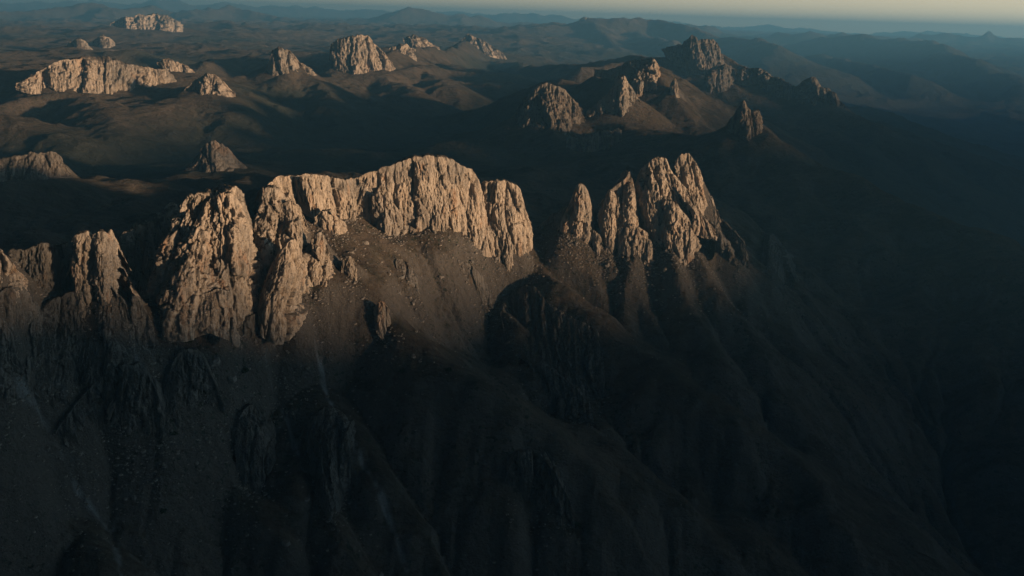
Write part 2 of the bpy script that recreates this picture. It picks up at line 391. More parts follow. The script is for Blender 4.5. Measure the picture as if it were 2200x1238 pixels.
rock('rock_spire', 'tallest cluster of ribbed spires on the right end of the near ridge', 'rock spire', [
    wall([(1362,400,1385,500),(1375,365,1400,515),(1395,350,1420,525),(1415,336,1440,535),(1432,345,1460,540),(1445,370,1480,530),(1470,400,1500,520),(1495,430,1530,500)], 1640, 1665, 70, 22, 0.3, 17, 1.2),
    wall([(1452,345,1462,430),(1465,329,1478,440),(1480,330,1495,440),(1495,350,1510,435),(1505,380,1518,425)], 1690, 1710, 50, 12, 0.2, 16, 0.9, name='pinnacle'),
    wall([(1378,430,1392,500),(1392,395,1402,515),(1402,372,1416,520),(1412,400,1428,522)], 1618, 1626, 24, 9, 0.25, 12, 1.0, name='pinnacle', foot=False),
    wall([(1520,470,1530,510),(1540,492,1545,530),(1555,520,1560,548),(1575,548,1580,566)], 1640, 1600, 24, 6, 0.5, 12, 1.1, name='rib', mat='dark', foot=False),
    wall([(1508,395,1515,440),(1520,412,1528,455),(1532,440,1540,475),(1545,462,1552,490)], 1745, 1730, 26, 6, 0.35, 12, 1.1, name='shoulder', foot=False),
    wall([(1548,470,1555,510),(1566,486,1572,528),(1585,505,1592,548),(1602,528,1610,565)], 1700, 1660, 24, 6, 0.5, 12, 1.1, name='rib', mat='dark', foot=False),
    wall([(1410,460,1420,525),(1430,430,1435,535),(1455,440,1460,543),(1480,470,1485,535),(1490,500,1500,520)], 1605, 1610, 30, 14, 0.3, 14, 1.0, name='buttress', foot=False),
    wall([(1470,400,1485,470),(1490,425,1505,485),(1510,465,1520,500),(1525,480,1536,505),(1536,500,1540,515)], 1620, 1625, 25, 10, 0.3, 12, 1.0, name='buttress', foot=False),
])
rock('crag', 'dim ribbed crag on the falling spur right of the tallest spires', 'crag', [
    skin([(1635,500,1630,560),(1652,515,1645,590),(1668,540,1662,600),(1685,570,1685,610),(1705,600,1705,620)], 10, thick=30, cell=14, mat='dark'),
])
rock('rock_slab', 'small dark rock fin with a lit edge on the spur below the scree', 'rock slab', [
    wall([(800,662,802,690),(812,650,816,702),(826,650,832,716),(838,668,844,724)], 1222, 1222, 12, 5, 0.2, 12, 0.9, name='fin'),
])
rock('rock_slab', 'tiny upright rock blade at the top of the spur by the pale slab', 'rock slab', [
    wall([(735,560,735,590),(750,552,752,598),(763,558,768,602),(768,575,772,600)], 1262, 1262, 12, 6, 0.15, 10, 0.8),
])
rock('crag', 'dark striped ribs of rock in the shadowed gully right of the scree spur', 'crag', [
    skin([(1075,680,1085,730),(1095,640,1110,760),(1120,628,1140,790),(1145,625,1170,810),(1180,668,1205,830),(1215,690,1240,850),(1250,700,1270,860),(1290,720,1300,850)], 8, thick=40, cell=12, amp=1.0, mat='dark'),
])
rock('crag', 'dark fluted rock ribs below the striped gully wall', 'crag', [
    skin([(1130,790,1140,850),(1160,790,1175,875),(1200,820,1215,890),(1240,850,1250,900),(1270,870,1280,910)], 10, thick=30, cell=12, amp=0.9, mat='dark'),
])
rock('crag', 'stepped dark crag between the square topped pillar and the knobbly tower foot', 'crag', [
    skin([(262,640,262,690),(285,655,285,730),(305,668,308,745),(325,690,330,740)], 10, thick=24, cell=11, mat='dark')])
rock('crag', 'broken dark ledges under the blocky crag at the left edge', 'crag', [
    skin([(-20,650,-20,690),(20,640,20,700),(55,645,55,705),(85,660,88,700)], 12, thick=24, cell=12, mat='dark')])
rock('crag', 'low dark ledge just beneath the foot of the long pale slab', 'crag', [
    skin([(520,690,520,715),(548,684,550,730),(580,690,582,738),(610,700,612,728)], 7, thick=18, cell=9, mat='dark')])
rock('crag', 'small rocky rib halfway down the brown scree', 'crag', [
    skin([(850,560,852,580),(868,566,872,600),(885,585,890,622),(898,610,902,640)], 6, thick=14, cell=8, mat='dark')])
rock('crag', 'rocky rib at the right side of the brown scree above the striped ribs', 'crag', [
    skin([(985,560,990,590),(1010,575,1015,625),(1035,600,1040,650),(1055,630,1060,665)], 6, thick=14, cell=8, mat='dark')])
for lab, cols_, r_ in [
    ('knobbly dark crag shaped like an arch low on the left slope', [(350,860,350,920),(375,800,370,930),(400,782,395,930),(430,790,430,900),(455,830,470,890),(480,870,490,910)], 1010),
    ('dark rocky slab beside the long pale gully at left', [(240,870,230,920),(270,830,260,950),(300,815,300,960),(330,850,335,960),(355,900,362,930)], 985),
    ('slanting dark rock rib above the left gully', [(120,935,150,970),(160,905,180,950),(210,860,225,920),(250,815,265,880),(275,790,290,840)], 1000),
    ('dark two headed crag in the lower left centre', [(505,960,510,1010),(520,915,520,1040),(545,900,545,1050),(570,925,570,1040),(585,970,590,1010)], 960),
    ('craggy dark buttress right of the two headed crag', [(660,960,670,1010),(680,915,685,1080),(705,905,712,1120),(735,925,735,1080),(750,970,755,1030)], 930),
    ('low broken crag on the dark lower middle slope', [(1085,1030,1085,1060),(1110,1000,1115,1070),(1150,1000,1160,1090),(1190,1040,1205,1120),(1225,1080,1235,1130)], 980)]:
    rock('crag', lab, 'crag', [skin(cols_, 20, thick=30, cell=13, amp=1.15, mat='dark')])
# middle distance, behind the near ridge
rock('rock_peak', 'lone pyramid of pale rock on the dark plain behind the near ridge', 'rock peak', [
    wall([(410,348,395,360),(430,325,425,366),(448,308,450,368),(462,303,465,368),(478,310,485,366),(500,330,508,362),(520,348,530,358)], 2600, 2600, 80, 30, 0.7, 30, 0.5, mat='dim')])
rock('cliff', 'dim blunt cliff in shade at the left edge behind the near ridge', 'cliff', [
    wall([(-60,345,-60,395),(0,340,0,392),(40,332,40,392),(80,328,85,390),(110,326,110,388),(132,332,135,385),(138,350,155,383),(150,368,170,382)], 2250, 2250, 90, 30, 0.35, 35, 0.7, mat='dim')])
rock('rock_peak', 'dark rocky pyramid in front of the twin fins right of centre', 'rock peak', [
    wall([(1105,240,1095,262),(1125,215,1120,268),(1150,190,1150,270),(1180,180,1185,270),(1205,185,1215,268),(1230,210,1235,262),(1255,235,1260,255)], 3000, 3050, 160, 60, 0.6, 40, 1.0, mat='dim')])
rock('rock_fin', 'left one of two sharp fins with dark left flanks right of centre', 'rock fin', [
    wall([(1262,240,1265,258),(1290,215,1290,262),(1315,190,1320,265),(1335,168,1340,262),(1343,162,1352,255),(1352,180,1362,250),(1370,210,1385,255),(1390,232,1400,262)], 3050, 3100, 110, 40, 0.35, 32, 1.1, jag=0.9)])
rock('rock_fin', 'right one of two sharp fins with a square overhanging tip', 'rock fin', [
    wall([(1350,170,1360,215),(1370,152,1375,220),(1390,138,1395,215),(1405,127,1412,200),(1416,140,1420,190),(1420,165,1425,190)], 3300, 3350, 110, 30, 0.3, 32, 1.0, jag=0.8),
    wall([(1440,180,1438,200),(1450,168,1450,208),(1456,178,1460,205)], 3250, 3250, 20, 8, 0.2, 15, 0.8, name='pinnacle')])
rock('cliff', 'long pale crest cliff running left behind the two sharp fins', 'cliff', [
    wall([(1275,150,1275,160),(1300,152,1300,163),(1325,143,1330,165),(1350,133,1355,158),(1380,128,1385,150),(1402,126,1405,140)], 3800, 3700, 90, 10, 0.4, 35, 0.8)])
rock('rock_peak', 'notched crown of rock on the dark ridge above the right valley', 'rock peak', [
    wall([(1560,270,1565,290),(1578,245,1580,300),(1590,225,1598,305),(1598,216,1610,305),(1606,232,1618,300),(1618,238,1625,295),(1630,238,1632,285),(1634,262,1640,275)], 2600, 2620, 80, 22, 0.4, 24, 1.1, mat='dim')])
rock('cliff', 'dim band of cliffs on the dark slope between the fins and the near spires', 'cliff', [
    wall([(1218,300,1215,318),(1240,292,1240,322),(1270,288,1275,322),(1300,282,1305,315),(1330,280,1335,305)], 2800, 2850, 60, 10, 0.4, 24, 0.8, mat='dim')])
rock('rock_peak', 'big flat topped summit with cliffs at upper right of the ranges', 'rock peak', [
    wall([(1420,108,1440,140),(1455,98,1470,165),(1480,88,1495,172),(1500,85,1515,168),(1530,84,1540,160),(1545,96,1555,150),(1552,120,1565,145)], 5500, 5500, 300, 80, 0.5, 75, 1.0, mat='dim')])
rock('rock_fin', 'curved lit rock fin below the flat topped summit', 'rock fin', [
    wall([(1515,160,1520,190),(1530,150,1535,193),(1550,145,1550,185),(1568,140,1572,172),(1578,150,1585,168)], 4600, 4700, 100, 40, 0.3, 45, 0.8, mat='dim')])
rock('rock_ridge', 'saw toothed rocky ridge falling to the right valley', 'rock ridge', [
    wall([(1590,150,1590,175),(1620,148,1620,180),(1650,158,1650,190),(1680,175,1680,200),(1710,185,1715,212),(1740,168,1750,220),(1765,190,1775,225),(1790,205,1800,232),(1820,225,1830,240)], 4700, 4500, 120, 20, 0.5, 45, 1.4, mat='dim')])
# the far row at left
rock('cliff', 'long wavy sunlit cliff above rounded hills at upper left', 'cliff', [
    wall([(40,178,42,190),(60,165,65,192),(90,150,95,190),(120,135,125,188),(150,127,155,186),(185,125,190,190),(210,128,215,194),(245,130,245,196),(270,138,270,194),(295,142,295,190),(325,145,325,186),(345,148,350,180),(365,150,378,172)], 4200, 4300, 160, 40, 0.3, 60, 1.0, jag=0.6)])
rock('cliff', 'smaller pale cliff behind the right end of the long wavy one', 'cliff', [
    wall([(335,135,340,150),(350,126,358,152),(375,130,385,155),(400,142,410,155),(415,150,418,154)], 4600, 4600, 90, 20, 0.4, 50, 0.7)])
rock('rock_peak', 'low sunlit rock peak beside the gap in the far row', 'rock peak', [
    wall([(395,190,395,195),(420,170,425,196),(445,155,450,198),(465,162,475,200),(485,180,500,208),(508,205,512,213)], 3950, 3900, 90, 20, 0.5, 40, 1.0)])
rock('rock_peak', 'steep pointed peak with a dark left flank in the far row', 'rock peak', [
    wall([(560,170,560,178),(575,140,580,172),(585,110,595,165),(605,103,615,158),(622,108,635,156),(640,128,650,155),(660,145,675,158)], 4600, 4650, 140, 40, 0.4, 45, 1.1)])
rock('rock_dome', 'great fluted sunlit rock dome on top of the far row', 'rock dome', [
    wall([(704,130,712,138),(708,100,722,146),(725,88,738,150),(745,80,758,150),(768,75,785,150),(790,78,805,148),(808,98,825,148),(825,112,840,146),(838,130,845,144)], 5200, 5250, 260, 60, 0.25, 60, 1.1, jag=0.7)])
rock('cliff', 'lit broken cliff joining the right side of the fluted dome', 'cliff', [
    wall([(835,105,840,132),(855,98,860,135),(875,95,880,132),(895,108,900,126)], 5700, 5750, 140, 30, 0.4, 60, 1.0),
    wall([(865,82,870,96),(890,78,895,100),(915,85,922,108),(935,100,940,112)], 6400, 6450, 160, 30, 0.4, 70, 1.0, name='upper_cliff')])
rock('rock_peak', 'lit rocky peak right of the fluted dome below the hazy ranges', 'rock peak', [
    wall([(975,100,985,112),(990,85,1000,122),(1005,74,1015,118),(1025,82,1040,118),(1045,92,1060,122),(1065,105,1075,122),(1082,118,1086,125)], 7500, 7500, 300, 50, 0.5, 90, 1.1)])
rock('cliff', 'faint tan cliffs on a hazy hill at the upper left', 'cliff', [
    wall([(235,50,245,58),(265,40,270,60),(298,34,300,62),(340,34,345,64),(358,32,365,70),(378,45,382,68),(382,55,385,66)], 9000, 9000, 300, 60, 0.5, 110, 1.2)])
rock('rock_peak', 'small tan hill facing the sun below the faint hazy cliffs', 'rock peak', [
    wall([(130,108,135,112),(150,92,155,114),(168,84,172,115),(188,95,192,115),(208,112,210,114)], 6500, 6500, 200, 60, 1.0, 80, 0.4),
    wall([(190,96,195,100),(215,78,220,102),(235,82,238,100),(245,92,247,98)], 7200, 7200, 200, 50, 0.9, 80, 0.5, name='crest')])
rock('cliff', 'tiny lit cliff on the crest of the hazy mountain above centre', 'cliff', [
    wall([(1240,45,1242,52),(1255,36,1258,62),(1268,42,1270,66),(1275,55,1276,64)], 12000, 12000, 300, 60, 0.5, 120, 1.0)])

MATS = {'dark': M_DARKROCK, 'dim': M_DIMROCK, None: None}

def catmull(P, n):
    P = np.asarray(P, float)
    seg = np.linalg.norm(np.diff(P[:, :2], axis=0), axis=1)
    t = np.concatenate([[0], np.cumsum(np.maximum(seg, 1e-6))])
    q = np.linspace(0, t[-1], n)
    i = np.clip(np.searchsorted(t, q, side='right') - 1, 0, len(P) - 2)
    f = ((q - t[i]) / (t[i + 1] - t[i]))[:, None]
    p0 = P[np.maximum(i - 1, 0)]; p1 = P[i]; p2 = P[i + 1]; p3 = P[np.minimum(i + 2, len(P) - 1)]
    c = 0.5 * (2 * p1 + (p2 - p0) * f + (2 * p0 - 5 * p1 + 4 * p2 - p3) * f * f + (3 * p1 - p0 - 3 * p2 + p3) * f ** 3)
    return 0.5 * c + 0.5 * (p1 + (p2 - p1) * f)

TENTS = []      # the mountain body each wall of rock belongs to
CTRL = []       # terrain control points gathered from rock feet
seedc = [0]
def wall_geom(W):
    c = W['cols']; n = len(c)
    if W['r0'] is None: return

    tops, feet = [], []
    for i, (tx, ty, bx, by) in enumerate(c):
        f = i / (n - 1)
        r = W['r0'] + (W['r1'] - W['r0']) * f
        b = W['bulge'] * (1 - (2 * f - 1) ** 2)
        top = D(tx, ty, r - b * 0.6)
        h0 = top[2]
        foot = D(bx, by, r - b)
        hh = max(h0 - foot[2], 5)
        foot = D(bx, by, r - b - W['lean'] * hh)
        tops.append(top); feet.append(foot)
    W['tops'] = np.array(tops); W['feet'] = np.array(feet)
    view = W['tops'].mean(0)[:2]; view = view / np.linalg.norm(view)
    W['view'] = view
    if W['foot']:
        F = W['feet']
        for k in range(0, len(F)):
            CTRL.append(F[k] + np.array([0, 0, 0]))
        if W['back_foot']:
            hgt = (W['tops'][:, 2] - F[:, 2])
            e_ = 2 if len(F) > 6 else 1
            bk = W['tops'][e_:-e_].copy(); bk[:, :2] += view * (W['thick'] * 0.6 + 0.12 * hgt[e_:-e_])[:, None]
            bk[:, 2] -= 0.16 * hgt[e_:-e_]
            TENTS.append(bk)
def build_wall(W, name, mat, parent):
    seedc[0] += 1; sd = seedc[0] * 13
    T = W['tops']; F = W['feet']; view = W['view']
    L = np.linalg.norm(np.diff(T[:, :2], axis=0), axis=1).sum() + 1
    H = np.max(T[:, 2] - F[:, 2])
    rng = np.hypot(*T.mean(0)[:2])
    px = rng / 983.0 / W['res'] * 0.55
    nu = int(np.clip(L / px, 60, 560)); nv = int(np.clip(H * 1.5 / px, 60, 400))
    cc = catmull(np.hstack([T, F]), nu)
    T2, F2 = cc[:, :3].copy(), cc[:, 3:].copy()
    s = np.concatenate([[0], np.cumsum(np.linalg.norm(np.diff(T2[:, :2], axis=0), axis=1))])
    cell = W['cell'] or H * 0.2
    # jagged crest
    e = np.clip(np.minimum(np.arange(nu), np.arange(nu)[::-1]) / (nu * 0.08), 0, 1)
    f1, f2, idv = cells(s / (cell * 0.8) + sd, np.zeros(nu) + sd * 0.7, sd)
    jag = (0.5 - f1) * cell * 0.30 + noise2(s / (cell * 0.25), np.zeros(nu) + sd, sd) * cell * 0.10 + idv * cell * 0.10
    T2[:, 2] += jag * W['jag'] * 0.9
    # profile: front foot (below ground) -> crest -> over the top -> back, down to below ground
    nf = int(nv * 0.70); nt_ = max(6, int(nv * 0.10)); nb = nv - nf - nt_
    rows = []; outs = []
    side = np.array([view[1], -view[0]])
    tan = np.gradient(T2[:, :2], axis=0); tan /= np.linalg.norm(tan, axis=1)[:, None] + 1e-9
    nrm = np.stack([tan[:, 1], -tan[:, 0]], -1)
    nrm *= np.where((nrm @ view) > 0, -1, 1)[:, None]
    nrm = nrm * 0.7 - view * 0.3
    # turn outward at both ends so the body closes round
    uu = np.linspace(-1, 1, nu)
    endw = np.clip((np.abs(uu) - 0.8) / 0.2, 0, 1)[:, None] * np.sign(uu)[:, None]
    nrm = nrm + endw * side[None] * 0.8
    nrm /= np.linalg.norm(nrm, axis=1)[:, None]
    hgt = (T2[:, 2] - F2[:, 2])
    for k in range(nf):
        v = -0.35 + 1.35 * k / (nf - 1)
        vv = v
        q = F2 + (T2 - F2) * vv
        if v < 0:
            q[:, 2] = F2[:, 2] + v * hgt * 1.2; q[:, :2] = F2[:, :2] + nrm * (-v) * hgt[:, None] * W['lean']
        else:
            q[:, :2] += nrm * (math.sin(v * math.pi) * 0.04 * hgt[:, None])
        rows.append(q); outs.append(np.hstack([nrm, np.full((nu, 1), 0.15)]) * (min(1, (1 - v) * 6 + 0.25)))
    th = W['thick'] * np.clip(0.25 + 0.75 * (1 - uu ** 2), 0.2, 1)
    for k in range(1, nt_ + 1):
        f = k / nt_
        q = T2.copy(); q[:, :2] -= nrm * (th * 0.5 * f)[:, None]
        q[:, 2] += (math.sin(f * math.pi) * 0.01 - f * f * 0.10) * np.minimum(hgt, th * 1.2)
        rows.append(q); outs.append(np.tile(np.array([0, 0, 0.35]), (nu, 1)))
    last = rows[-1]
    for k in range(1, nb + 1):
        f = k / nb
        q = last.copy(); q[:, :2] -= nrm * ((th * 0.5 + hgt * 0.7) * f)[:, None]
        q[:, 2] = last[:, 2] + (F2[:, 2] - hgt * 0.4 - last[:, 2]) * (f ** 1.1)
        rows.append(q); outs.append(np.hstack([-nrm, np.full((nu, 1), 0.5)]) * 0.6)
    P = np.array(rows); O = np.array(outs)                      # (nv, nu, 3)
    dep = np.hypot(P[..., 0] - T2[:, 0], P[..., 1] - T2[:, 1]); dep[:nf] = 0
    S = np.tile(s, (len(rows), 1)) + dep; Zc = P[..., 2]
    wx = noise3(P[..., 0] / (cell * 2.2), P[..., 1] / (cell * 2.2), P[..., 2] / (cell * 3), sd) * cell * 0.5
    wx2 = noise3(P[..., 0] / (cell * 0.5), P[..., 1] / (cell * 0.5), P[..., 2] / (cell * 0.6), sd + 3) * cell * 0.08
    a = W['amp'] * cell
    U = (S + wx + wx2)
    f1, f2, idv = cells(U / (cell * 1.4), Zc / (cell * 5.0) + wx / cell * 0.5, sd)
    d = (0.55 - f1) * 0.45 * a + idv * a * 0.34 - np.clip(1 - (f2 - f1) * 6, 0, 1) * a * 0.16
    U2 = S + wx * 0.4 + wx2
    g1, g2, idw = cells(U2 / (cell * 0.55), (Zc + wx) / (cell * 1.5), sd + 1)
    d += (0.5 - g1) * 0.14 * a + idw * a * 0.15 - np.clip(1 - (g2 - g1) * 6, 0, 1) * a * 0.06
    h1, h2, idx = cells((S + wx2) / (cell * 0.2), (Zc + wx2) / (cell * 0.38), sd + 2)
    d += (0.5 - h1) * 0.06 * a + idx * a * 0.06 - np.clip(1 - (h2 - h1) * 5, 0, 1) * a * 0.03
    j1, j2, _j = cells(S / (cell * 0.33) + 3.3, Zc / (cell * 6.0) + wx2 / cell, sd + 4)
    d -= np.clip(1 - (j2 - j1) * 9, 0, 1) * a * 0.10
    n = noise3(P[..., 0] / (cell * 0.5), P[..., 1] / (cell * 0.5), P[..., 2] / (cell * 1.1), sd + 5)
    d += -np.abs(n) * a * 0.22
    n = noise3(P[..., 0] / (cell * 0.17), P[..., 1] / (cell * 0.17), P[..., 2] / (cell * 0.5), sd + 6)
    d += -np.abs(n) * a * 0.15
    n = noise3(P[..., 0] / (cell * 0.08), P[..., 1] / (cell * 0.08), P[..., 2] / (cell * 0.2), sd + 7)
    d += -np.abs(n) * a * 0.13
    n = noise3(P[..., 0] / (cell * 0.04), P[..., 1] / (cell * 0.04), P[..., 2] / (cell * 0.08), sd + 8)
    d += -np.abs(n) * a * 0.06
    P = P + O * d[..., None]
    o = mesh_obj(name, P.reshape(-1, 3), grid_quads(len(rows), nu), mat, parent)
    # close the two ends with fans of quads folded on themselves: ends already turn in and sink in the ground
    return o

for r in ROCKS:
    for W in r['parts']: wall_geom(W)

# ------------------------------------------------------------------ terrain
BASE = []       # broad lie of the land
def ZB(px, py, d): return Z(px, py, 380 + (d - 380) * 0.76) - np.array([0, 0, 110.0])
def B(*pts):
    for p in pts: BASE.append(p)
# foreground slopes (picture point, drop below camera)
B(ZB(0,760,440), ZB(-300,700,430), ZB(-300,1238,560), ZB(0,1238,575), ZB(300,800,440), ZB(150,950,490), ZB(300,1238,590), ZB(600,800,440),
  ZB(600,1000,520), ZB(600,1238,610), ZB(850,1000,560), ZB(900,1238,650), ZB(800,850,490), ZB(1150,1150,660), ZB(1300,1238,710), ZB(1250,950,560),
  ZB(1500,1100,680), ZB(1700,1238,780), ZB(1900,1150,800), ZB(2200,1238,860), ZB(2500,1100,900), ZB(1150,700,480), ZB(1250,780,540), ZB(1450,900,640),
  ZB(1500,800,600), ZB(1700,950,730), ZB(1650,850,690), ZB(1500,660,520), ZB(1650,740,620), ZB(1800,850,740), ZB(1900,950,800), ZB(2100,1000,860),
  ZB(2300,800,900), ZB(1750,650,640), ZB(1900,750,740), ZB(2050,700,820), ZB(2200,600,900), ZB(2500,600,950), ZB(1900,560,760), ZB(2050,450,860),
  ZB(2200,380,930), ZB(2400,300,950), ZB(1240,620,430), ZB(1100,1600,800), ZB(0,1700,700), ZB(2200,1700,950))
# plain behind the near ridge
B(Z(0,480,400), Z(200,460,400), Z(-300,450,400), Z(400,400,405), Z(0,400,420), Z(-300,380,430), Z(250,370,425), Z(600,350,425), Z(350,330,470),
  Z(800,320,440), Z(700,280,515), Z(1050,340,440), Z(1180,380,440), Z(1000,300,450), Z(1150,310,450), Z(200,300,500), Z(0,310,500), Z(-300,300,450),
  Z(500,250,530), Z(900,250,550), Z(1100,280,510), Z(950,210,570), Z(1100,180,490), Z(1200,150,520), Z(700,235,560))
B(Z(1750,420,690), Z(1900,330,780), Z(1750,300,680), Z(2000,245,900), Z(1900,270,850), Z(2150,260,920), Z(1650,450,600), Z(1550,380,500), Z(1400,310,440))
# far valleys
B(D(300,110,6000), D(100,130,5600), D(550,105,6800), D(650,90,8500), D(-300,130,5600), D(-300,80,9000), D(0,75,9000), D(450,90,8000), D(950,60,12000), D(1150,120,8000), D(1300,110,9000),
  D(1700,200,8000), D(1900,230,9000), D(2200,220,10000), D(2500,200,11000), D(1500,110,14000), D(1700,95,16000), D(2200,120,17000), D(2500,110,18000),
  D(0,45,16000), D(400,45,16000), D(800,50,17000), D(1200,62,18000), D(-400,40,16000), D(1100,50,30000), D(0,22,30000), D(2200,88,30000), D(-500,20,30000), D(2700,100,30000),
  D(1100,56,60000), D(-500,18,60000), D(2700,104,60000))
# ground round and behind the camera
for (x, y, z) in [(0,0,250),(-1500,0,400),(1200,200,120),(0,-1500,400),(-2500,-2500,500),(2500,-2500,500),(-3500,500,500),(-6000,4000,450),(-9000,9000,400),
                  (2500,1500,80),(4500,2500,200),(6500,6000,150),(10000,12000,200),(0,-7000,500),(-8000,-3000,600),(8000,-5000,600),(9000,500,400)]:
    B(np.array([x, y, z], float))

RIDGES = []     # (points, slope left, slope right, rounding)
def spur(pts, sl=0.6, sr=0.6, rd=12):    # (picture x, picture y, drop) along a spur of the near ridge
    d0 = pts[0][2]
    ridge([Z(x, y, d0 + (d - d0) * 0.74) for x, y, d in pts], 0.60, 1.6, rd * 0.4, 'spur')
def ridge(pts, sl=0.6, sr=0.6, rd=20, grp='near'):
    RIDGES.append((np.array(pts), sl, sr, rd, grp))
# spurs of the near ridge (top first, running to the lower right)
spur([(1138,545,372), (1200,612,398), (1313,703,440), (1400,772,475), (1456,816,497), (1575,873,530), (1664,911,553), (1730,971,585), (1765,1007,603), (1807,1078,640), (1850,1150,690), (1900,1240,740)], .62, .80, 18)
spur([(1060,640,415), (1158,756,462), (1313,858,520), (1396,897,545), (1462,977,590), (1486,1019,610), (1560,1062,640), (1640,1105,675), (1700,1160,710)], .62, .85, 14)
spur([(720,585,348), (775,625,365), (850,690,392), (930,755,420), (1014,800,445), (1090,850,470), (1181,890,495), (1277,941,527), (1336,990,560), (1440,1045,600), (1560,1100,640), (1700,1180,690), (1800,1260,740)], .60, .80, 26)
spur([(1290,552,392), (1380,610,420), (1450,665,450), (1557,738,500), (1682,834,570), (1780,900,640), (1850,970,700)], .62, .75, 16)
spur([(1400,545,395), (1462,575,410), (1557,650,460), (1664,740,530), (1780,830,620)], .62, .8, 14)
spur([(1505,500,365), (1545,560,405), (1600,640,460), (1650,710,520)], .62, .8, 26)
spur([(1520,415,325), (1552,452,350), (1590,476,378), (1640,500,410), (1690,580,470), (1725,615,500), (1820,660,560), (1900,740,630), (2020,830,720)], .60, .7, 14)
# lower left
spur([(500,700,405), (560,780,440), (612,900,500), (650,1000,545), (730,1150,610), (770,1250,650)], .6, .7, 14)
spur([(285,760,425), (320,850,462), (370,930,500), (480,1020,545), (620,1120,590), (725,1220,640)], .6, .6, 22)
spur([(600,690,400), (650,760,430), (760,920,500), (830,1020,550), (930,1160,620)], .5, .6, 24)
spur([(960,880,478), (1060,930,520), (1134,995,560), (1229,1084,615), (1300,1180,670), (1350,1260,700)], .55, .75, 20)
spur([(0,790,430), (55,835,450), (120,960,510), (165,1060,545), (200,1150,570), (220,1240,590)], .6, .7, 14)
spur([(1630,1000,600), (1700,1050,640), (1760,1150,700)], .6, .7, 10)
# mounds on the plain behind
ridge([Z(-60,500,388), Z(80,476,375), Z(110,490,385)], .35, .35, 12)
ridge([Z(110,485,388), Z(200,450,380), Z(260,440,388), Z(330,450,398)], .3, .35, 14)
ridge([Z(-200,470,390), Z(300,430,392), Z(540,405,398)], .25, .25, 30)
ridge([Z(540,335,415), Z(620,318,400), Z(700,318,402), Z(790,332,418)], .28, .28, 30)
ridge([Z(860,320,430), Z(900,295,405), Z(1000,290,420)], .35, .35, 25)
# dark ridge that climbs to the notched crown and falls to the right valley
ridge([Z(1120,400,430), Z(1230,370,400), Z(1330,345,370), Z(1420,338,345)], .5, .5, 20)
ridge([D(1310,255,3000), D(1400,275,2850), D(1470,282,2750), D(1560,288,2640), D(1640,275,2600), D(1700,290,2550), D(1728,320,2480), D(1800,350,2400), D(1900,400,2300), D(2050,470,2200), D(2200,530,2100), D(2400,620,2000)], .5, .6, 16)
ridge([D(1270,262,3050), D(1350,262,2990), D(1420,275,2900), D(1480,285,2800)], .6, .6, 20)
ridge([D(1640,280,2600), D(1680,330,2450), D(1740,400,2300), D(1850,480,2150), D(1980,560,2050)], .5, .6, 14)
ridge([D(1500,290,2700), D(1560,350,2450), D(1640,430,2250), D(1740,520,2080)], .45, .5, 16)
ridge([D(1415,190,3350), D(1460,215,3250), D(1510,245,3150), D(1540,265,3050)], .6, .6, 14)
ridge([D(1350,250,3080), D(1400,265,3000)], .6, .6, 10)
ridge([D(1090,262,3050), D(1040,280,3100), D(960,300,3200)], .4, .4, 20)
ridge([D(1190,165,4200), D(1270,162,4000), D(1350,160,3750), D(1400,145,3600)], .4, .4, 25)
ridge([D(1340,170,3120), D(1290,196,3280), D(1225,222,3450), D(1150,240,3600)], .8, .8, 8)
ridge([D(1412,134,3400), D(1350,158,3550), D(1280,182,3700), D(1180,205,3900)], .8, .8, 8)
ridge([D(1414,145,3350), D(1440,190,3250), D(1500,245,3100), D(1530,262,3050)], .7, .7, 8)
ridge([D(1600,228,2680), D(1560,256,2760), D(1500,276,2850), D(1440,296,2950)], .65, .65, 8)
ridge([D(1612,228,2680), D(1660,276,2580), D(1728,318,2490)], .6, .6, 8)
ridge([D(1180,188,3100), D(1130,225,3150), D(1080,258,3200)], .7, .7, 10)
ridge([D(605,110,4700), D(565,126,4850), D(520,150,4950), D(450,152,5100)], .7, .7, 12)
ridge([D(1225,440,1630), D(1185,466,1640), D(1140,500,1630)], .9, .9, 4)
ridge([D(1490,372,1790), D(1530,440,1780), D(1570,490,1740)], .8, 1.3, 5)
# flat topped summit and its shoulders
ridge([D(1150,125,6500), D(1230,125,6200), D(1300,108,6000), D(1400,112,5700), D(1450,110,5600), D(1550,140,5400), D(1600,160,5100), D(1700,190,4700), D(1780,215,4500), D(1850,240,4400)], .5, .6, 30)
ridge([D(1480,172,5200), D(1520,190,4700), D(1580,215,4400), D(1640,232,4300), D(1700,250,4200)], .5, .5, 20)
ridge([D(1590,180,4900), D(1650,215,4500), D(1720,240,4300), D(1800,262,4200)], .5, .5, 18)
ridge([D(1800,235,6000), D(1850,228,6500), D(1900,240,6300), D(1960,262,6000)], .3, .3, 30)
ridge([D(1780,262,5200), D(1840,252,5300), D(1900,270,5000)], .3, .3, 20)
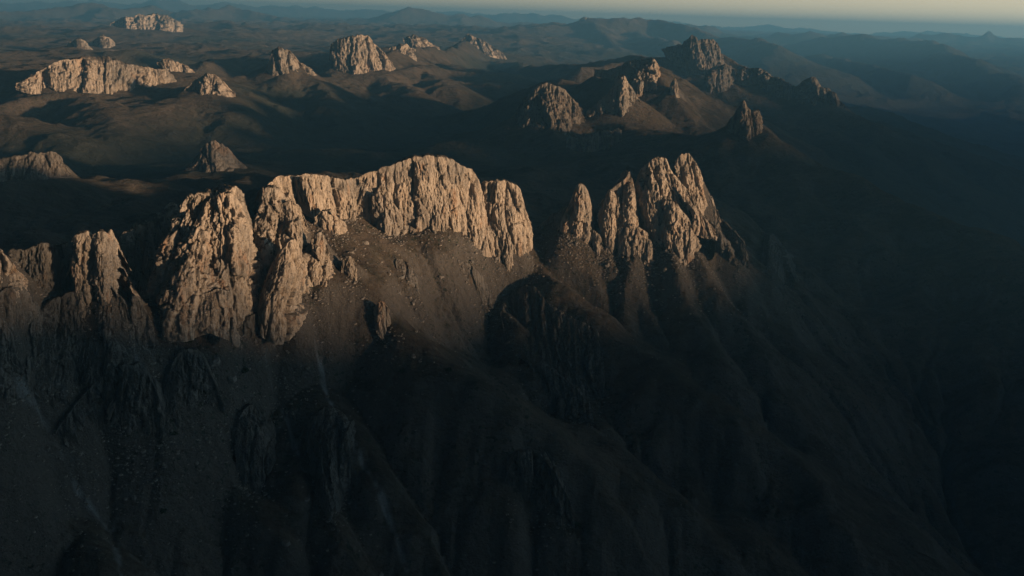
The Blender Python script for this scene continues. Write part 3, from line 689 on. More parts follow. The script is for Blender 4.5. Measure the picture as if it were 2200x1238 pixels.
# far row hills at left
ridge([D(-200,215,4000), D(-50,205,4050), D(50,196,4100), D(160,192,4120), D(260,200,4100), D(330,215,3950), D(390,250,3700), D(440,270,3600)], .45, .5, 24)
ridge([D(-60,225,3500), D(0,228,3500), D(60,250,3400), D(110,275,3300), D(150,288,3200)], .45, .5, 18)
ridge([D(170,195,4050), D(215,230,3700), D(250,260,3500), D(270,285,3300)], .45, .5, 18)
ridge([D(300,212,3980), D(340,245,3700), D(360,262,3600)], .4, .4, 20)
ridge([D(520,212,3900), D(540,192,4300), D(580,180,4400), D(630,160,4580), D(690,168,4500), D(720,215,4000)], .40, .45, 20)
ridge([D(600,170,4500), D(640,195,4200), D(715,218,3950)], .40, .5, 14)
ridge([D(400,200,3950), D(380,215,3800), D(360,230,3700)], .4, .4, 16)
ridge([D(470,205,3900), D(490,215,3800), D(540,222,3700)], .4, .4, 16)
ridge([D(520,175,4700), D(560,170,4650), D(530,205,4200)], .6, .6, 12)
ridge([D(700,165,5050), D(760,152,5150), D(840,150,5200), D(890,140,5400), D(960,145,5600)], .40, .45, 20)
ridge([D(730,158,5100), D(760,180,4700), D(810,203,4400)], .40, .5, 12)
ridge([D(800,155,5100), D(850,168,4900), D(890,180,4700)], .40, .5, 12)
ridge([D(880,135,5600), D(930,150,5300), D(965,168,5000)], .40, .5, 12)
ridge([D(900,118,6300), D(950,130,6000), D(1010,145,5700), D(1055,162,5400)], .40, .5, 14)
ridge([D(1000,125,7400), D(1080,128,7300), D(1130,140,6800)], .4, .4, 20)
ridge([D(440,130,5600), D(520,120,5800), D(600,112,5700), D(680,125,5600)], .35, .4, 40)
ridge([D(345,150,4450), D(420,168,4500), D(480,160,4600), D(560,130,4800)], .6, .6, 15)
ridge([D(702,125,5450), D(770,84,5480), D(835,108,5600), D(900,92,6100), D(960,98,6800), D(1010,82,7600), D(1075,112,7700)], .6, .6, 20)
ridge([D(200,100,6600), D(260,92,6800), D(340,100,6700), D(420,108,6500)], .5, .5, 30)
ridge([D(1095,262,3120), D(1140,232,3250), D(1190,205,3400), D(1225,222,3450)], .7, .7, 8)
ridge([D(1530,92,5600), D(1580,135,5500), D(1620,150,5350), D(1700,180,5000), D(1790,205,4800)], .6, .7, 14)
ridge([D(1440,105,5600), D(1380,118,5500), D(1320,128,5400), D(1250,140,5200)], .5, .6, 18)
ridge([D(1480,170,5100), D(1440,195,4800), D(1400,215,4600)], .6, .6, 10)
ridge([D(740,90,5500), D(690,135,5600), D(660,150,5400)], .6, .6, 12)
ridge([D(60,165,4400), D(150,132,4450), D(250,135,4450), D(340,150,4400)], .6, .6, 12)
# hazy mid-far ranges
ridge([D(-300,60,9500), D(0,58,9500), D(100,62,9300), D(235,58,9200), D(360,60,9100), D(440,62,9000), D(520,75,8700), D(600,85,8500)], .4, .45, 60)
ridge([D(420,45,11000), D(500,42,11000), D(560,55,10500), D(640,72,10000)], .4, .4, 60)
ridge([D(300,62,9000), D(330,85,8300), D(345,95,8000)], .4, .4, 30)
ridge([D(380,66,9000), D(430,80,8500), D(520,92,8000)], .4, .4, 30)
ridge([D(960,75,11500), D(1050,78,12000), D(1150,60,12500), D(1200,50,12500), D(1245,42,12200), D(1270,34,12000), D(1330,38,12000), D(1400,42,12200), D(1450,50,12000), D(1520,68,11500), D(1600,80,11000), D(1680,96,10000)], .40, .45, 60)
ridge([D(1270,40,12000), D(1300,75,11000), D(1330,95,10000)], .4, .4, 40)
ridge([D(1120,62,12500), D(1150,42,12800), D(1190,40,12900), D(1230,45,13500)], .4, .4, 60)
ridge([D(1360,60,12000), D(1420,85,10500), D(1500,100,9500)], .4, .4, 40)
ridge([D(1450,45,17000), D(1550,62,17000), D(1640,76,16500), D(1690,68,16500), D(1740,58,16500), D(1790,74,16500), D(1850,70,17000), D(1900,76,17500), D(2000,88,18000)], .35, .4, 80)
ridge([D(1560,110,14500), D(1650,96,14500), D(1750,85,14000), D(1830,76,14000), D(1920,78,13500), D(2000,90,13000), D(2060,112,12000), D(2130,145,11000), D(2200,175,10200)], .4, .5, 60)
ridge([D(1660,125,12500), D(1760,120,11500), D(1860,130,10800), D(1960,160,10000)], .4, .5, 60)
ridge([D(1950,78,20000), D(2010,72,20000), D(2060,70,20000), D(2120,72,20000), D(2200,75,20000), D(2300,82,20000), D(2500,88,20000)], .35, .4, 80)
ridge([D(-300,35,17000), D(0,30,17000), D(150,8,17500), D(200,6,17500), D(260,14,17000), D(330,12,17500), D(430,22,17000), D(500,14,17500), D(560,28,17000), D(650,45,16500)], .4, .4, 80)
ridge([D(560,55,19000), D(700,48,18000), D(780,38,18000), D(830,28,18000), D(880,14,18000), D(920,16,18000), D(980,28,18000), D(1040,34,18500), D(1100,46,19000), D(1200,50,19000)], .4, .4, 80)
ridge([D(350,-4,30000), D(420,6,30000), D(480,3,30000), D(560,16,30000), D(700,18,31000), D(900,24,32000)], .35, .35, 150)
ridge([D(1000,30,30000), D(1060,32,30000), D(1090,26,30000), D(1200,30,30000), D(1240,42,30000), D(1400,40,30000), D(1550,58,30000)], .35, .35, 150)
ridge([D(-400,-8,36000), D(0,8,36000), D(200,-1,36000), D(420,15,36000), D(620,10,36000), D(800,26,37000), D(990,24,37000), D(1120,40,38000), D(1300,38,38000), D(1480,56,38000), D(1640,52,38000), D(1850,71,38000), D(2000,66,38000), D(2200,80,38000), D(2700,90,38000)], .3, .3, 150)
# unseen range off frame to the right, added and shaped to shade low ground
OCC_S = 3600.0
sx, sy = math.sin(R(SUN_AZ)), -math.cos(R(SUN_AZ))
tx, ty = -sy, sx                        # along the range
tE = math.tan(R(SUN_EL))
def occ(t, sh):                         # sh: height of the shadow it throws on the vertical plane through the camera
    return np.array([sx * OCC_S + tx * t, sy * OCC_S + ty * t, sh + OCC_S * tE])
OCC = [(-4500,860),(-2500,880),(-1000,900),(100,900),(330,885),(560,850),(690,832),(800,782),(840,768),(950,732),(1040,694),(1287,696),(1450,688),(1570,650),(1700,640),(1780,690),(1860,835),(2158,915),(2520,825),(2700,825),(2872,765),(3027,850),(3600,870),(4325,885),(4569,790),(5100,830),(5800,960),(7000,1000),(9000,1000),(11000,900)]
ridge([occ(t, s) for t, s in OCC], .6, .6, 30, 'off')

for bk in TENTS:
    RIDGES.append((bk, 0.85 if np.hypot(*bk[0][:2]) < 2300 else 0.7, 2.4, 3 if np.hypot(*bk[0][:2]) < 2300 else 8, 'back'))
# every crag stands on its own mountain: shoulders run out of both ends and spurs run down from its foot
for r in ROCKS:
    W = r['parts'][0]
    if W['r0'] is None or not (W['r0'] > 2300 or r['name'] == 'rock_spire'): continue
    far_ = W['r0'] > 2300
    T_, F_, v_ = W['tops'], W['feet'], W['view']; sd_ = np.array([v_[1], -v_[0]]); n_ = len(T_)
    hg = float(np.median(T_[:, 2] - F_[:, 2]))
    def out(p, ang, L, slope):                # ang: 0 = towards the viewer, + = to the right
        d_ = -v_ * math.cos(ang) + sd_ * math.sin(ang)
        d2_ = -v_ * math.cos(ang + .18) + sd_ * math.sin(ang + .18)
        a_ = p.copy(); b_ = p.copy(); b_[:2] += d_ * L * .5; b_[2] -= slope * L * .5
        c_ = b_.copy(); c_[:2] += d2_ * L * .5; c_[2] -= slope * L * .42
        return np.array([a_, b_, c_])
    k_ = 3.2 if far_ else 1.4
    for f_, an in ((0.12, -.25), (0.5, .35), (0.85, .7)):
        i_ = int(f_ * (n_ - 1)); p_ = F_[i_].copy(); p_[2] += .10 * hg
        RIDGES.append((out(p_, an, hg * k_, .40 if far_ else .75), .55 if far_ else .9, .62 if far_ else 1.1, 6 if far_ else 2, 'foot'))
    p_ = T_[0].copy(); p_[2] -= .12 * hg; p_[:2] += v_ * W['thick'] * .5
    RIDGES.append((out(p_, -1.75, hg * (3.4 if far_ else 1.0), .42 if far_ else .8), .62 if far_ else 1.0, .75 if far_ else 1.2, 6 if far_ else 2, 'foot'))
    p_ = T_[-1].copy(); p_[2] -= .12 * hg; p_[:2] += v_ * W['thick'] * .4
    RIDGES.append((out(p_, 1.35, hg * (3.4 if far_ else 1.1), .42 if far_ else .8), .62 if far_ else 1.0, .75 if far_ else 1.2, 6 if far_ else 2, 'foot'))
CT = np.array(BASE + CTRL)
# drop near-duplicate controls
keep = []
for i, p in enumerate(CT):
    sc_ = 0.012 * math.hypot(p[0], p[1]) + 4
    if all((abs(p[0] - CT[j][0]) + abs(p[1] - CT[j][1])) > sc_ for j in keep): keep.append(i)
CT = CT[keep]
n = len(CT)
SCALE = 1000.0
d = np.hypot(CT[:, None, 0] - CT[None, :, 0], CT[:, None, 1] - CT[None, :, 1]) / SCALE
A = np.zeros((n + 3, n + 3)); A[:n, :n] = -d + np.eye(n) * -0.0
A[:n, n] = 1; A[n, :n] = 1
A[:n, n + 1] = CT[:, 0] / 1e4; A[n + 1, :n] = CT[:, 0] / 1e4
A[:n, n + 2] = CT[:, 1] / 1e4; A[n + 2, :n] = CT[:, 1] / 1e4
cw = np.linalg.solve(A, np.concatenate([CT[:, 2], [0, 0, 0]]))

def seg_ridge(X, Y, R_):
    pts, sl, sr, rd, kind_ = R_
    if len(pts) < 2: pts = np.vstack([pts, pts + [1, 0, 0]])
    best = np.full(X.shape, -1e9)
    wig = rd * 0.9
    for a, b in zip(pts[:-1], pts[1:]):
        dx, dy = b[0] - a[0], b[1] - a[1]
        L2 = dx * dx + dy * dy + 1e-6
        t = np.clip(((X - a[0]) * dx + (Y - a[1]) * dy) / L2, 0, 1)
        ex = X - (a[0] + dx * t); ey = Y - (a[1] + dy * t)
        dd = np.hypot(ex, ey)
        cr = dx * ey - dy * ex                # >0: left of the direction of travel
        sd = cr / (math.sqrt(L2)) / (dd + 1e-6)
        sl_ = sr + (sl - sr) * (0.5 + 0.5 * sd)
        fall = sl_ * (np.sqrt(dd * dd + rd * rd) - rd)
        if kind_ == 'spur':             # a gently tilted top towards the viewer, then a steep flank
            bn_ = 30 + 26 * noise2(X / 110, Y / 110, 77) + 10 * noise2(X / 35, Y / 35, 78); f2_ = 0.38 * np.minimum(dd, bn_) + 1.35 * np.maximum(dd - bn_, 0)
            w_ = np.clip(0.5 - 1.5 * sd, 0, 1); fall = fall * (1 - w_) + f2_ * w_
        h = a[2] + (b[2] - a[2]) * t - fall
        best = np.maximum(best, h)
    return best
def height(X, Y):
    """broad lie + ridges (smooth)"""
    shp = X.shape; X = X.ravel(); Y = Y.ravel()
    H = np.empty(X.shape)
    for s in range(0, len(X), 40000):
        x = X[s:s + 40000]; y = Y[s:s + 40000]
        dd = np.hypot(x[:, None] - CT[None, :, 0], y[:, None] - CT[None, :, 1]) / SCALE
        H[s:s + 40000] = -dd @ cw[:n] + cw[n] + cw[n + 1] * x / 1e4 + cw[n + 2] * y / 1e4
    for R_ in RIDGES:
        lo = R_[0][:, :2].min(0); hi = R_[0][:, :2].max(0)
        pad = 900 + 0.35 * np.hypot(*R_[0][:, :2].mean(0))
        mk = (X > lo[0] - pad) & (X < hi[0] + pad) & (Y > lo[1] - pad) & (Y < hi[1] + pad)
        if not mk.any(): continue
        h = seg_ridge(X[mk], Y[mk], R_)
        H[mk] = smax(H[mk], h, R_[3] * 0.8 + 2)
    return H.reshape(shp)

GULLIES = [  # pale dry stream beds: (points, width)
    ([(268,640),(282,690),(292,760),(300,800)], 5),
    ([(40,830),(80,870),(120,940),(165,1045),(240,1130),(262,1238),(270,1290)], 5),
    ([(672,690),(690,780),(705,850),(745,930),(780,995),(830,1090),(875,1220),(890,1290)], 4.5),
    ([(545,700),(575,790),(600,850),(625,930),(655,1010)], 4),
]
ERO_N, ERO_K = 15, 0.032
# bilinear sampler of a polar grid
AZ0, AZ1, NAZ = R(-37), R(37), 1080
def make_rows(r0, r1, hfac, gfac, far):
    rr = [r0]
    while rr[-1] < r1:
        r = rr[-1]
        rr.append(r + min(r * r / (500.0 * 983) * hfac, r / 983 * (gfac if r < 6000 else far)))
    return np.array(rr)
rows_all = make_rows(430.0, 60000.0, 0.62, 1.9, 4.2)
# coarse height on every third row/col, then upsample
def polar(rr, az):
    Rr, Aa = np.meshgrid(rr, az, indexing='ij')
    return Rr * np.sin(Aa), Rr * np.cos(Aa)
az = np.linspace(AZ0, AZ1, NAZ)
ci = np.unique(np.concatenate([np.arange(0, len(rows_all), 2), [len(rows_all) - 1]]))
cj = np.unique(np.concatenate([np.arange(0, NAZ, 3), [NAZ - 1]]))
XC, YC = polar(rows_all[ci], az[cj])
HC = height(XC, YC)
def interp_axis(A_, old, new):
    i = np.clip(np.searchsorted(old, new, side='right') - 1, 0, len(old) - 2)
    f = (new - old[i]) / (old[i + 1] - old[i])
    return A_[i] * (1 - f)[:, None] + A_[i + 1] * f[:, None]
H0 = interp_axis(interp_axis(HC, rows_all[ci], rows_all).T, az[cj], az).T
XX, YY = polar(rows_all, az)
RR = np.hypot(XX, YY)

def detail(X, Y, RG):
    """eroded relief laid over the broad form"""
    near = np.clip((RG - 300) / 800, 0.3, 1)
    # domain warp, and stretch along the fall of the spurs (towards lower right)
    ca, sa = math.cos(R(-25)), math.sin(R(-25))
    U = X * ca + Y * sa; V = -X * sa + Y * ca
    wv = noise2(X / 260, Y / 260, 40) * 60
    wu = noise2(X / 300 + 9, Y / 300, 41) * 60
    rills = ridged2((U + wu) / 420, (V + wv) / 115, 4, 50, 0.55)
    d = (rills - 1.0) * 13 * near
    far = np.clip((RG - 2300) / 2500, 0, 1)
    d2 = (ridged2(X / 1100 + 0.3 * wu / 60, Y / 1100, 4, 60, 0.42) - 1.0) * 36 * np.clip((RG - 2500) / 6000, 0, 1.8)
    d = d * (1 - far * 0.6) + d2
    d += fbm2(X / 60, Y / 60, 3, 70) * 3.0
    d += np.where(RG < 5000, (ridged2(X / 34, Y / 26, 3, 80) - 1.0) * 1.8, 0)
    m = RG < 2600
    fr = np.clip((RG - 2200) / 1500, 0, 1)
    mf = fr > 0
    ex = np.zeros(X.shape)
    sc2 = np.clip(RG[mf] / 4000, 1, 4)
    ex[mf] = fr[mf] * ((ridged2(X[mf] / 260, Y[mf] / 260, 4, 110, 0.55) - 1.0) * 22 + (ridged2(X[mf] / 1500, Y[mf] / 1500, 4, 120, 0.5) - 1.0) * 110 * np.clip((RG[mf] - 8000) / 8000, 0, 1.9))
    d = d + ex
    dd = np.zeros(X.shape)
    dd[m] = fbm2(X[m] / 7.0, Y[m] / 7.0, 3, 90, 0.6) * 0.8
    return d + dd
DET = detail(XX, YY, RR)
def erode(x0, x1, y0, y1, dx, iters, k, seed, amp):
    nx = int((x1 - x0) / dx) + 1; ny = int((y1 - y0) / dx) + 1
    gx = x0 + np.arange(nx) * dx; gy = y0 + np.arange(ny) * dx
    X, Y = np.meshgrid(gx, gy, indexing='ij')
    Hs = height(X, Y)
    Hn = Hs + fbm2(X / (dx * 22), Y / (dx * 22), 4, seed) * amp + noise2(X / (dx * 3), Y / (dx * 3), seed + 9) * amp * 0.12
    if dx < 10:                         # side spurs running with the main ones
        ca_, sa_ = math.cos(R(-36)), math.sin(R(-36))
        U_ = X * ca_ + Y * sa_; V_ = -X * sa_ + Y * ca_
        U_ = U_ + noise2(X / 230, Y / 230, 61) * 90; V_ = V_ + noise2(X / 210, Y / 210, 62) * 45
        fd_ = np.full(X.shape, 1e9)
        for p_ in CTRL[::2]: fd_ = np.minimum(fd_, np.hypot(X - p_[0], Y - p_[1]))
        Hn = Hn + (ridged2(U_ / 480, V_ / 165, 3, 63, 0.5) - 0.95) * 15 * np.clip((fd_ - 30) / 160, 0, 1)
    H = Hn.copy()
    N = nx * ny
    idx = np.arange(N).reshape(nx, ny)
    offs = [(1,0),(-1,0),(0,1),(0,-1),(1,1),(1,-1),(-1,1),(-1,-1)]
    for it in range(iters):
        best = np.zeros((nx, ny)); rec = idx.copy(); ln = np.ones((nx, ny))
        for ox, oy in offs:
            L = dx * math.hypot(ox, oy)
            a = slice(max(0, -ox), nx - max(0, ox)); b = slice(max(0, -oy), ny - max(0, oy))
            a2 = slice(max(0, ox), nx - max(0, -ox)); b2 = slice(max(0, oy), ny - max(0, -oy))
            sl = (H[a, b] - H[a2, b2]) / L
            up_ = sl > best[a, b]
            best[a, b] = np.where(up_, sl, best[a, b]); rec[a, b] = np.where(up_, idx[a2, b2], rec[a, b]); ln[a, b] = np.where(up_, L, ln[a, b])
        order = np.argsort(-H.ravel(), kind='stable').tolist()
        r = rec.ravel().tolist(); A_ = [dx * dx] * N
        for i in order:
            j = r[i]
            if j != i: A_[j] += A_[i]
        Fk = (k * np.array(A_) ** 0.45 / ln.ravel()).tolist()
        h = H.ravel().tolist()
        for i in reversed(order):
            j = r[i]
            if j != i:
                f = Fk[i]; h[i] = (h[i] + f * h[j]) / (1 + f)
        H2 = np.array(h).reshape(nx, ny)
        H2[0], H2[-1], H2[:, 0], H2[:, -1] = H[0], H[-1], H[:, 0], H[:, -1]
        H = H2
        c = H[1:-1, 1:-1]
        H[1:-1, 1:-1] = c + 0.05 * (H[2:, 1:-1] + H[:-2, 1:-1] + H[1:-1, 2:] + H[1:-1, :-2] - 4 * c)
    dl = H - Hs
    ed = np.minimum(np.minimum(X - x0, x1 - X), np.minimum(Y - y0, y1 - Y)) / (dx * 14)
    return gx, gy, dl * np.clip(ed, 0, 1)
def bil(G, X, Y):
    gx, gy, dl = G
    dx = gx[1] - gx[0]
    fx = (X - gx[0]) / dx; fy = (Y - gy[0]) / dx
    ok = (fx >= 0) & (fy >= 0) & (fx < len(gx) - 1) & (fy < len(gy) - 1)
    i = np.clip(fx.astype(int), 0, len(gx) - 2); j = np.clip(fy.astype(int), 0, len(gy) - 2)
    u = fx - i; v = fy - j
    r = (dl[i, j] * (1 - u) + dl[i + 1, j] * u) * (1 - v) + (dl[i, j + 1] * (1 - u) + dl[i + 1, j + 1] * u) * v
    return np.where(ok, r, 0)
G1 = erode(-1050, 1750, 420, 2500, 5.5, ERO_N, ERO_K, 300, 15)
G2 = erode(-6000, 6000, 1900, 11000, 36, ERO_N, ERO_K * 2.2, 320, 45)
wf = np.clip((RR - 2050) / 300, 0, 1)
DET = DET * 0.45 + bil(G1, XX, YY) + bil(G2, XX, YY) * wf
# keep the crest lines and cliff feet where they were drawn: fade the relief near cliff feet
damp = np.ones(XX.shape)
FT = np.array(CTRL)
# coarse damp field
dc = np.full(XC.shape, 1e9)
for p in FT:
    dc = np.minimum(dc, np.hypot(XC - p[0], YC - p[1]) / (12 + 0.02 * math.hypot(p[0], p[1])))
dc = np.clip(dc / 1.4, 0.4, 1)
damp = interp_axis(interp_axis(dc, rows_all[ci], rows_all).T, az[cj], az).T
H1 = H0 + DET * damp
def sample(x, y):                       # final ground height under world x, y (inside the polar fan)
    r = np.hypot(x, y); a = np.arctan2(x, y)
    i = np.clip(np.searchsorted(rows_all, r, side='right') - 1, 0, len(rows_all) - 2)
    j = np.clip(((a - AZ0) / (AZ1 - AZ0) * (NAZ - 1)).astype(int), 0, NAZ - 2)
    fi = (r - rows_all[i]) / (rows_all[i + 1] - rows_all[i]); fj = (a - az[j]) / (az[1] - az[0])
    return (H1[i, j] * (1 - fi) + H1[i + 1, j] * fi) * (1 - fj) + (H1[i, j + 1] * (1 - fi) + H1[i + 1, j + 1] * fi) * fj
def hit(px, py, rmin=500, rmax=9000):
    d = ray(px, py); dh = math.hypot(d[0], d[1])
    r = np.exp(np.linspace(math.log(rmin), math.log(rmax), 5000))
    t = r / dh
    x = d[0] * t; y = d[1] * t; z = CAMZ + d[2] * t
    g = sample(x, y)
    k = np.argmax(z < g)
    return np.array([x[k], y[k], g[k]])
def skin_geom(W):                       # an outcrop that hugs the slope: its points are found on the ground itself
    c = W['cols']
    T = np.array([hit(tx, ty) for tx, ty, _, _ in c]); F = np.array([hit(bx, by) for _, _, bx, by in c])
    view = T.mean(0)[:2]; W['view'] = view / np.linalg.norm(view)
    n = len(c); uu = np.linspace(-1, 1, n)
    T[:, 2] += W['lift'] * (1 - 0.8 * uu ** 2); F[:, 2] += 1
    T[:, :2] -= W['view'] * (W['lift'] * 0.3)
    W['tops'], W['feet'] = T, F
    W['r0'] = np.hypot(*T.mean(0)[:2])
for r in ROCKS:
    for W in r['parts']:
        if W['r0'] is None: skin_geom(W)
# carve and mark the gullies
grav = np.zeros(XX.shape)
for pts, wd in GULLIES:
    P3 = [hit(*p) for p in pts if p[1] < 1260]
    for a, b in zip(P3[:-1], P3[1:]):
        lo = np.minimum(a, b) - 40; hi = np.maximum(a, b) + 40
        mk = (XX > lo[0]) & (XX < hi[0]) & (YY > lo[1]) & (YY < hi[1])
        x = XX[mk]; y = YY[mk]
        wob = noise2(x / 25, y / 25, 33) * 5
        dx, dy = b[0] - a[0], b[1] - a[1]; L2 = dx * dx + dy * dy
        t = np.clip(((x - a[0]) * dx + (y - a[1]) * dy) / L2, 0, 1)
        dd = np.abs(np.hypot(x - a[0] - dx * t, y - a[1] - dy * t) + wob * 0.6)
        gv = np.clip(1.2 - dd / (wd * 0.7), 0, 1) * np.clip(0.55 + 1.1 * noise2(x / 9, y / 9, 35) + 0.8 * noise2(x / 40, y / 40, 36), 0, 1)
        grav[mk] = np.maximum(grav[mk], gv * 0.6)
        DET[mk] -= 0
        H1[mk] -= np.clip(1 - dd / (wd * 3), 0, 1) ** 2 * 3.0 * (grav[mk] > -1)
LK = hit(2003, 238, 3000, 20000)            # a far pond in the right hand valley
LR = np.hypot(LK[0], LK[1]) / 983 * 6.5
dl_ = np.hypot(XX - LK[0], YY - LK[1]); wl_ = np.clip((LR * 6 - dl_) / (LR * 3), 0, 1)
H1[:] = H1 * (1 - wl_) + LK[2] * wl_
COV = np.stack([XX, YY, H1], -1)
LOW = 700 - H1 + 160 * fbm2(XX / 1400, YY / 1400, 3, 140)      # shade of the far low ground, put into the soil colour
VALLEY_SHADE = np.clip(LOW / 120, 0, 1) * np.clip((RR - 1900) / 1200, 0, 1)
def terrain_piece(name, i0, i1, label):
    sub = COV[i0:i1 + 1].reshape(-1, 3)
    o = mesh_obj(name, sub, grid_quads(i1 + 1 - i0, NAZ), M_SOIL, attrs={'gravel': grav[i0:i1 + 1], 'valley_shade': VALLEY_SHADE[i0:i1 + 1]})
    return tag(o, label, kind='structure')
k1 = int(np.searchsorted(rows_all, 1900)); k2 = int(np.searchsorted(rows_all, 6000)); k3 = len(rows_all) - 1
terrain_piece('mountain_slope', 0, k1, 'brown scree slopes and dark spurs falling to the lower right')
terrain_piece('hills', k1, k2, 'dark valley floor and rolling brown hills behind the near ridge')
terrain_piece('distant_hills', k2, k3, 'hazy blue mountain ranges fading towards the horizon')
a_ = np.linspace(0, 2 * math.pi, 48, endpoint=False)
rl_ = LR * (1 + .25 * np.sin(a_ * 2 + 1) + .15 * np.sin(a_ * 5))
vl_ = np.vstack([[LK[0], LK[1], LK[2] + 1.5], np.stack([LK[0] + rl_ * np.cos(a_), LK[1] + rl_ * 1.6 * np.sin(a_), np.full(48, LK[2] + 1.5)], -1)])
fl_ = np.array([(0, 1 + k_, 1 + (k_ + 1) % 48) for k_ in range(48)])
mw_ = bpy.data.materials.new('lake_water'); mw_.use_nodes = True
pb_ = mw_.node_tree.nodes['Principled BSDF']; pb_.inputs['Base Color'].default_value = (0.05, 0.07, 0.07, 1); pb_.inputs['Roughness'].default_value = 0.12
tag(mesh_obj('lake', vl_, fl_, mw_), 'small pale pond glinting in the hazy valley at right', kind='structure')
# the ground all round outside the fan (coarser): closes the land behind the camera and carries the added range that shades it
def outer():
    a2 = np.concatenate([[AZ1], np.linspace(AZ1 + 0.02, 2 * math.pi + AZ0 - 0.02, 240), [2 * math.pi + AZ0]])
    r2 = np.exp(np.linspace(math.log(430), math.log(60000), 230))
    X, Y = polar(r2, a2)
    H = height(X, Y)
    RG = np.hypot(X, Y)
    edge = np.clip(np.minimum(X * 0 + (a2 - AZ1)[None, :], (2 * math.pi + AZ0 - a2)[None, :]) / 0.25, 0, 1)
    H = H + (fbm2(X / 300, Y / 300, 4, 70) * 14 + detail(X, Y, RG) * 0.4) 
    H = H - (1 - edge) * 8
    mesh_obj('ground', np.stack([X, Y, H], -1).reshape(-1, 3), grid_quads(len(r2), len(a2)), M_SOIL)['kind'] = 'structure'
    a3 = np.linspace(0, 2 * math.pi, 180, endpoint=False)
    r3 = np.linspace(5, 436, 40)
    X, Y = polar(r3, a3)
    H = height(X, Y) + fbm2(X / 60, Y / 60, 3, 70) * 4.5
    mesh_obj('ground', np.stack([X, Y, H], -1).reshape(-1, 3), grid_quads(len(r3), len(a3), True), M_SOIL)['kind'] = 'structure'
outer()

# ------------------------------------------------------------------ rock formations
for r in ROCKS:
    root = None
    for i, W in enumerate(r['parts']):
        mt = MATS.get(W['mat']) or (M_FARROCK if W['r0'] > 2200 else r['mat'])
        nm = r['name'] if i == 0 else (W['name'] or 'buttress')
        o = build_wall(W, nm, mt, root)
        if i == 0:
            root = o
            tag(o, r['label'], r['cat'], r['group'])

# ------------------------------------------------------------------ loose stones, boulders, shrubs
import bmesh
def ico(sub, seed, sq=(1, 1, .75), rough=.25):
    bm = bmesh.new(); bmesh.ops.create_icosphere(bm, subdivisions=sub, radius=1)
    co = np.array([v.co[:] for v in bm.verts]); f = np.array([[v.index for v in p.verts] for p in bm.faces]); bm.free()
    n_ = noise3(co[:, 0] * 1.3 + seed * 3.1, co[:, 1] * 1.3, co[:, 2] * 1.3, 5)
    n2_ = noise3(co[:, 0] * 3 + seed, co[:, 1] * 3, co[:, 2] * 3, 8)
    co = co * (1 + rough * n_ * 1.6 + rough * .5 * n2_)[:, None]
    co = np.sign(co) * np.abs(co) ** 0.8
    return co * np.array(sq), f
rg = np.random.RandomState(11)
def unit(seed): return ico(1, seed)
# scree: angular stones spread thickest under the cliff feet
pts = []
near_feet = [(W['feet'], W) for r in ROCKS for W in r['parts'] if W['r0'] < 2000]
for F_, W in near_feet:
    for _ in range(int(len(F_) * 20)):
        k_ = rg.rand() * (len(F_) - 1); i_ = int(k_); p = F_[i_] * (1 - (k_ - i_)) + F_[i_ + 1] * (k_ - i_)
        dd_ = rg.exponential(28)
        ang = rg.uniform(-0.5, 0.9)
        pts.append((p[0] + dd_ * math.sin(ang), p[1] - dd_ * math.cos(ang), abs(rg.normal(0, .8)) + .7))
for _ in range(800):
    a_ = rg.uniform(R(-30), R(20)); r_ = rg.uniform(720, 1650)
    pts.append((r_ * math.sin(a_), r_ * math.cos(a_), abs(rg.normal(0, .55)) + .5))
pts = np.array(pts); pz = sample(pts[:, 0], pts[:, 1])
proto = [unit(i) for i in range(6)]
CO, FA, off = [], [], 0
for (x, y, r_), z in zip(pts, pz):
    c_, f_ = proto[rg.randint(6)]
    t_ = rg.rand() * 6.283; ct, st_ = math.cos(t_), math.sin(t_)
    q = c_ * r_ * np.array([rg.uniform(.7, 1.3), rg.uniform(.7, 1.3), rg.uniform(.7, 1.1)])
    q = np.stack([q[:, 0] * ct - q[:, 1] * st_, q[:, 0] * st_ + q[:, 1] * ct, q[:, 2]], -1) + [x, y, z + r_ * .2]
    CO.append(q); FA.append(f_ + off); off += len(c_)
tag(mesh_obj('scree_stones', np.vstack(CO), np.vstack(FA), M_STONE, smooth=False), 'small loose stones strewn over the slopes under the cliffs', kind='stuff')
# single boulders
def scatter(proto_objs, spots, label, cat, group, sizes, sink):
    for i, (x, y) in enumerate(spots):
        p = hit(x, y)
        o = proto_objs[i % len(proto_objs)]
        if o.get('used'):
            o = o.copy(); col.objects.link(o)
        o['used'] = 1
        k = rg.uniform(*sizes)
        o.location = (p[0], p[1], p[2] - sink * k); o.scale = (k, k * rg.uniform(.8, 1.1), k * rg.uniform(.8, 1.1)); o.rotation_euler = (0, 0, rg.rand() * 6.28)
        tag(o, label, cat, group)
def boulders(n_):
    out = []
    for i in range(n_):
        c_, f_ = ico(3, 20 + i + rg.randint(50), (1.1, .9, .8), .3)
        out.append(mesh_obj('boulder', c_, f_, M_STONE, smooth=False))
    return out
BOULDERS = [(862,596,'pale boulder on the brown scree straight below the fluted cliff'), (880,640,'upper of two grey boulders close together in the middle of the brown scree'), (886,652,'lower of two grey boulders close together in the middle of the brown scree'),
 (835,588,'rough boulder on the scree just right of the upright rock blade'), (948,596,'lone boulder on the scree below the highest rounded crest'), (1012,562,'boulder at the scree edge under the right part of the high wall'),
 (785,522,'boulder lying at the top of the scree beside the small buttress'), (1066,556,'boulder under the separate pillar at the right end of the high wall'),
 (1305,570,'boulder below the ragged fin on the right scree'), (1400,562,'boulder on the right scree between the fin and the tall spires'),
 (497,812,'largest boulder of the broken rocks on the dark slope above the two headed crag'), (460,780,'small boulder left of the largest one on the dark slope above the two headed crag'),
 (615,1168,'isolated grey boulder low on the dark slope near the bottom of the picture'), (905,690,'boulder on the spur just right of the dark rock fin')]
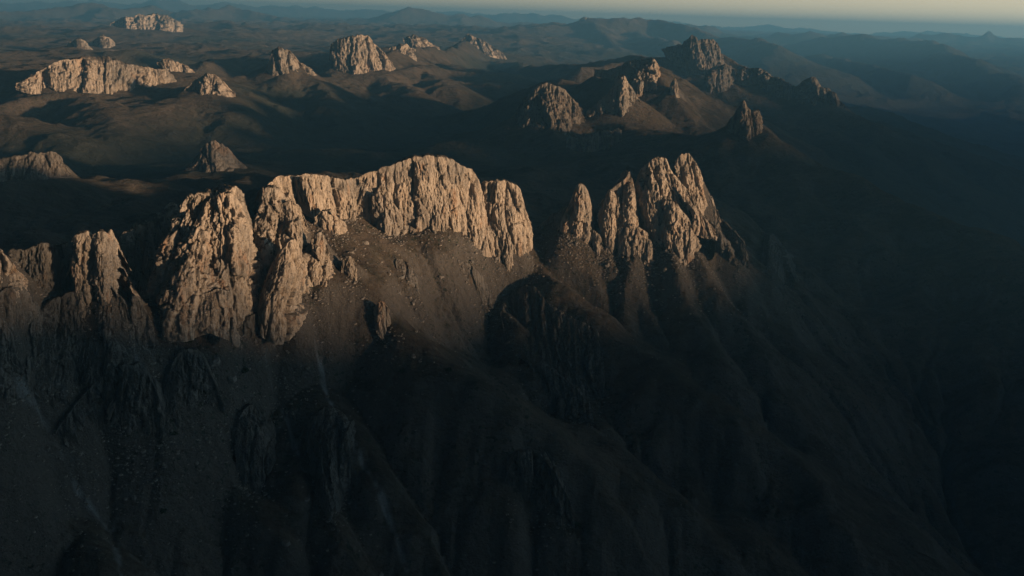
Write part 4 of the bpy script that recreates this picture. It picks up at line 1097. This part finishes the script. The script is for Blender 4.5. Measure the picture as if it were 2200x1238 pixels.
proto_b = boulders(5)
for k_, (x_, y_, l_) in enumerate(BOULDERS):
    scatter([proto_b[k_ % 5]], [(x_, y_)], l_, 'boulder', 'boulders on the slopes', (3.2, 4.8) if 'largest' not in l_ else (6, 6.5), .1)
def shrub(seed):
    co, fa = [], []
    rr_ = np.random.RandomState(seed)
    for i in range(420):
        d_ = rr_.normal(size=3); d_ /= np.linalg.norm(d_); d_[2] = abs(d_[2]) * .75
        lump = 1 + .3 * math.sin(d_[0] * 5 + seed) + .25 * math.sin(d_[1] * 6)
        c_ = d_ * lump * rr_.uniform(.45, 1)
        a_ = rr_.normal(size=3) * .13; b_ = rr_.normal(size=3) * .13
        k_ = len(co); co += [c_ - a_, c_ + b_, c_ + a_, c_ - b_]; fa.append((k_, k_ + 1, k_ + 2, k_ + 3))
    return mesh_obj('shrub', np.array(co), np.array(fa), M_LEAF, smooth=False)
M_LEAF, nt, b_, g_ = base_mat('shrub_leaves')
nn_ = ntex(nt, g_.outputs['Position'], 0.9, 3); cc_ = ramp(nt, [(0.4, (0.022, 0.028, 0.014)), (0.65, (0.05, 0.055, 0.028))])
nt.links.new(nn_.outputs[0], cc_.inputs[0]); nt.links.new(cc_.outputs[0], b_.inputs['Color'])
SHRUBS = [(405,768,'dark shrub on the slope above the arch shaped crag'), (590,725,'dark shrub below the foot of the long pale slab'), (525,800,'widest dark shrub on the dark slope beside the broken boulders'),
 (865,800,'dark shrub left of another on the bare spur below the dark fin'), (964,796,'dark shrub standing alone at the right of the bare spur'), (562,902,'dark shrub on top of the two headed crag'),
 (573,944,'dark shrub at the lower side of the two headed crag'), (372,932,'dark shrub at the tip of the dark rocky slab'), (350,1100,'lone dark shrub low on the left slope right of the pale gully'),
 (1240,1130,'lone dark shrub low on the broad middle spur'), (405,735,'dark shrub just under the knobbly tower')]
proto_s = [shrub(i) for i in range(4)]
for k_, (x_, y_, l_) in enumerate(SHRUBS):
    scatter([proto_s[k_ % 4]], [(x_, y_)], l_, 'shrub', 'shrubs on the shadowed slopes', (3.4, 4.6) if 'widest' not in l_ else (5.8, 6), .05)

# ------------------------------------------------------------------ haze
bm_co = []
zl, zh = float(min(H1.min(), 0)) - 60, float(max(H1.max(), 1400)) + 70
X0, X1, Y0, Y1 = -62000, 62000, -62000, 62000
vs = np.array([(x, y, z) for z in (zl - 200, zh) for y in (Y0, Y1) for x in (X0, X1)], float)
fs = np.array([(0,2,3,1),(4,5,7,6),(0,1,5,4),(1,3,7,5),(3,2,6,7),(2,0,4,6)])
mt = bpy.data.materials.new('haze_air'); mt.use_nodes = True
nt = mt.node_tree; nt.nodes.clear()
o_ = nt.nodes.new('ShaderNodeOutputMaterial'); pv = nt.nodes.new('ShaderNodeVolumePrincipled')
pv.inputs['Color'].default_value = (*HAZE_COLOR, 1)
pv.inputs['Density'].default_value = HAZE_DENSITY
pv.inputs['Anisotropy'].default_value = 0.25
nt.links.new(pv.outputs[0], o_.inputs['Volume'])
hz = mesh_obj('haze', vs, fs, mt, smooth=False)
hz['kind'] = 'stuff'
print('controls', n, 'terrain verts', COV.shape, 'zmin', H1.min(), 'zmax', H1.max(), 'outer haze top', zh)
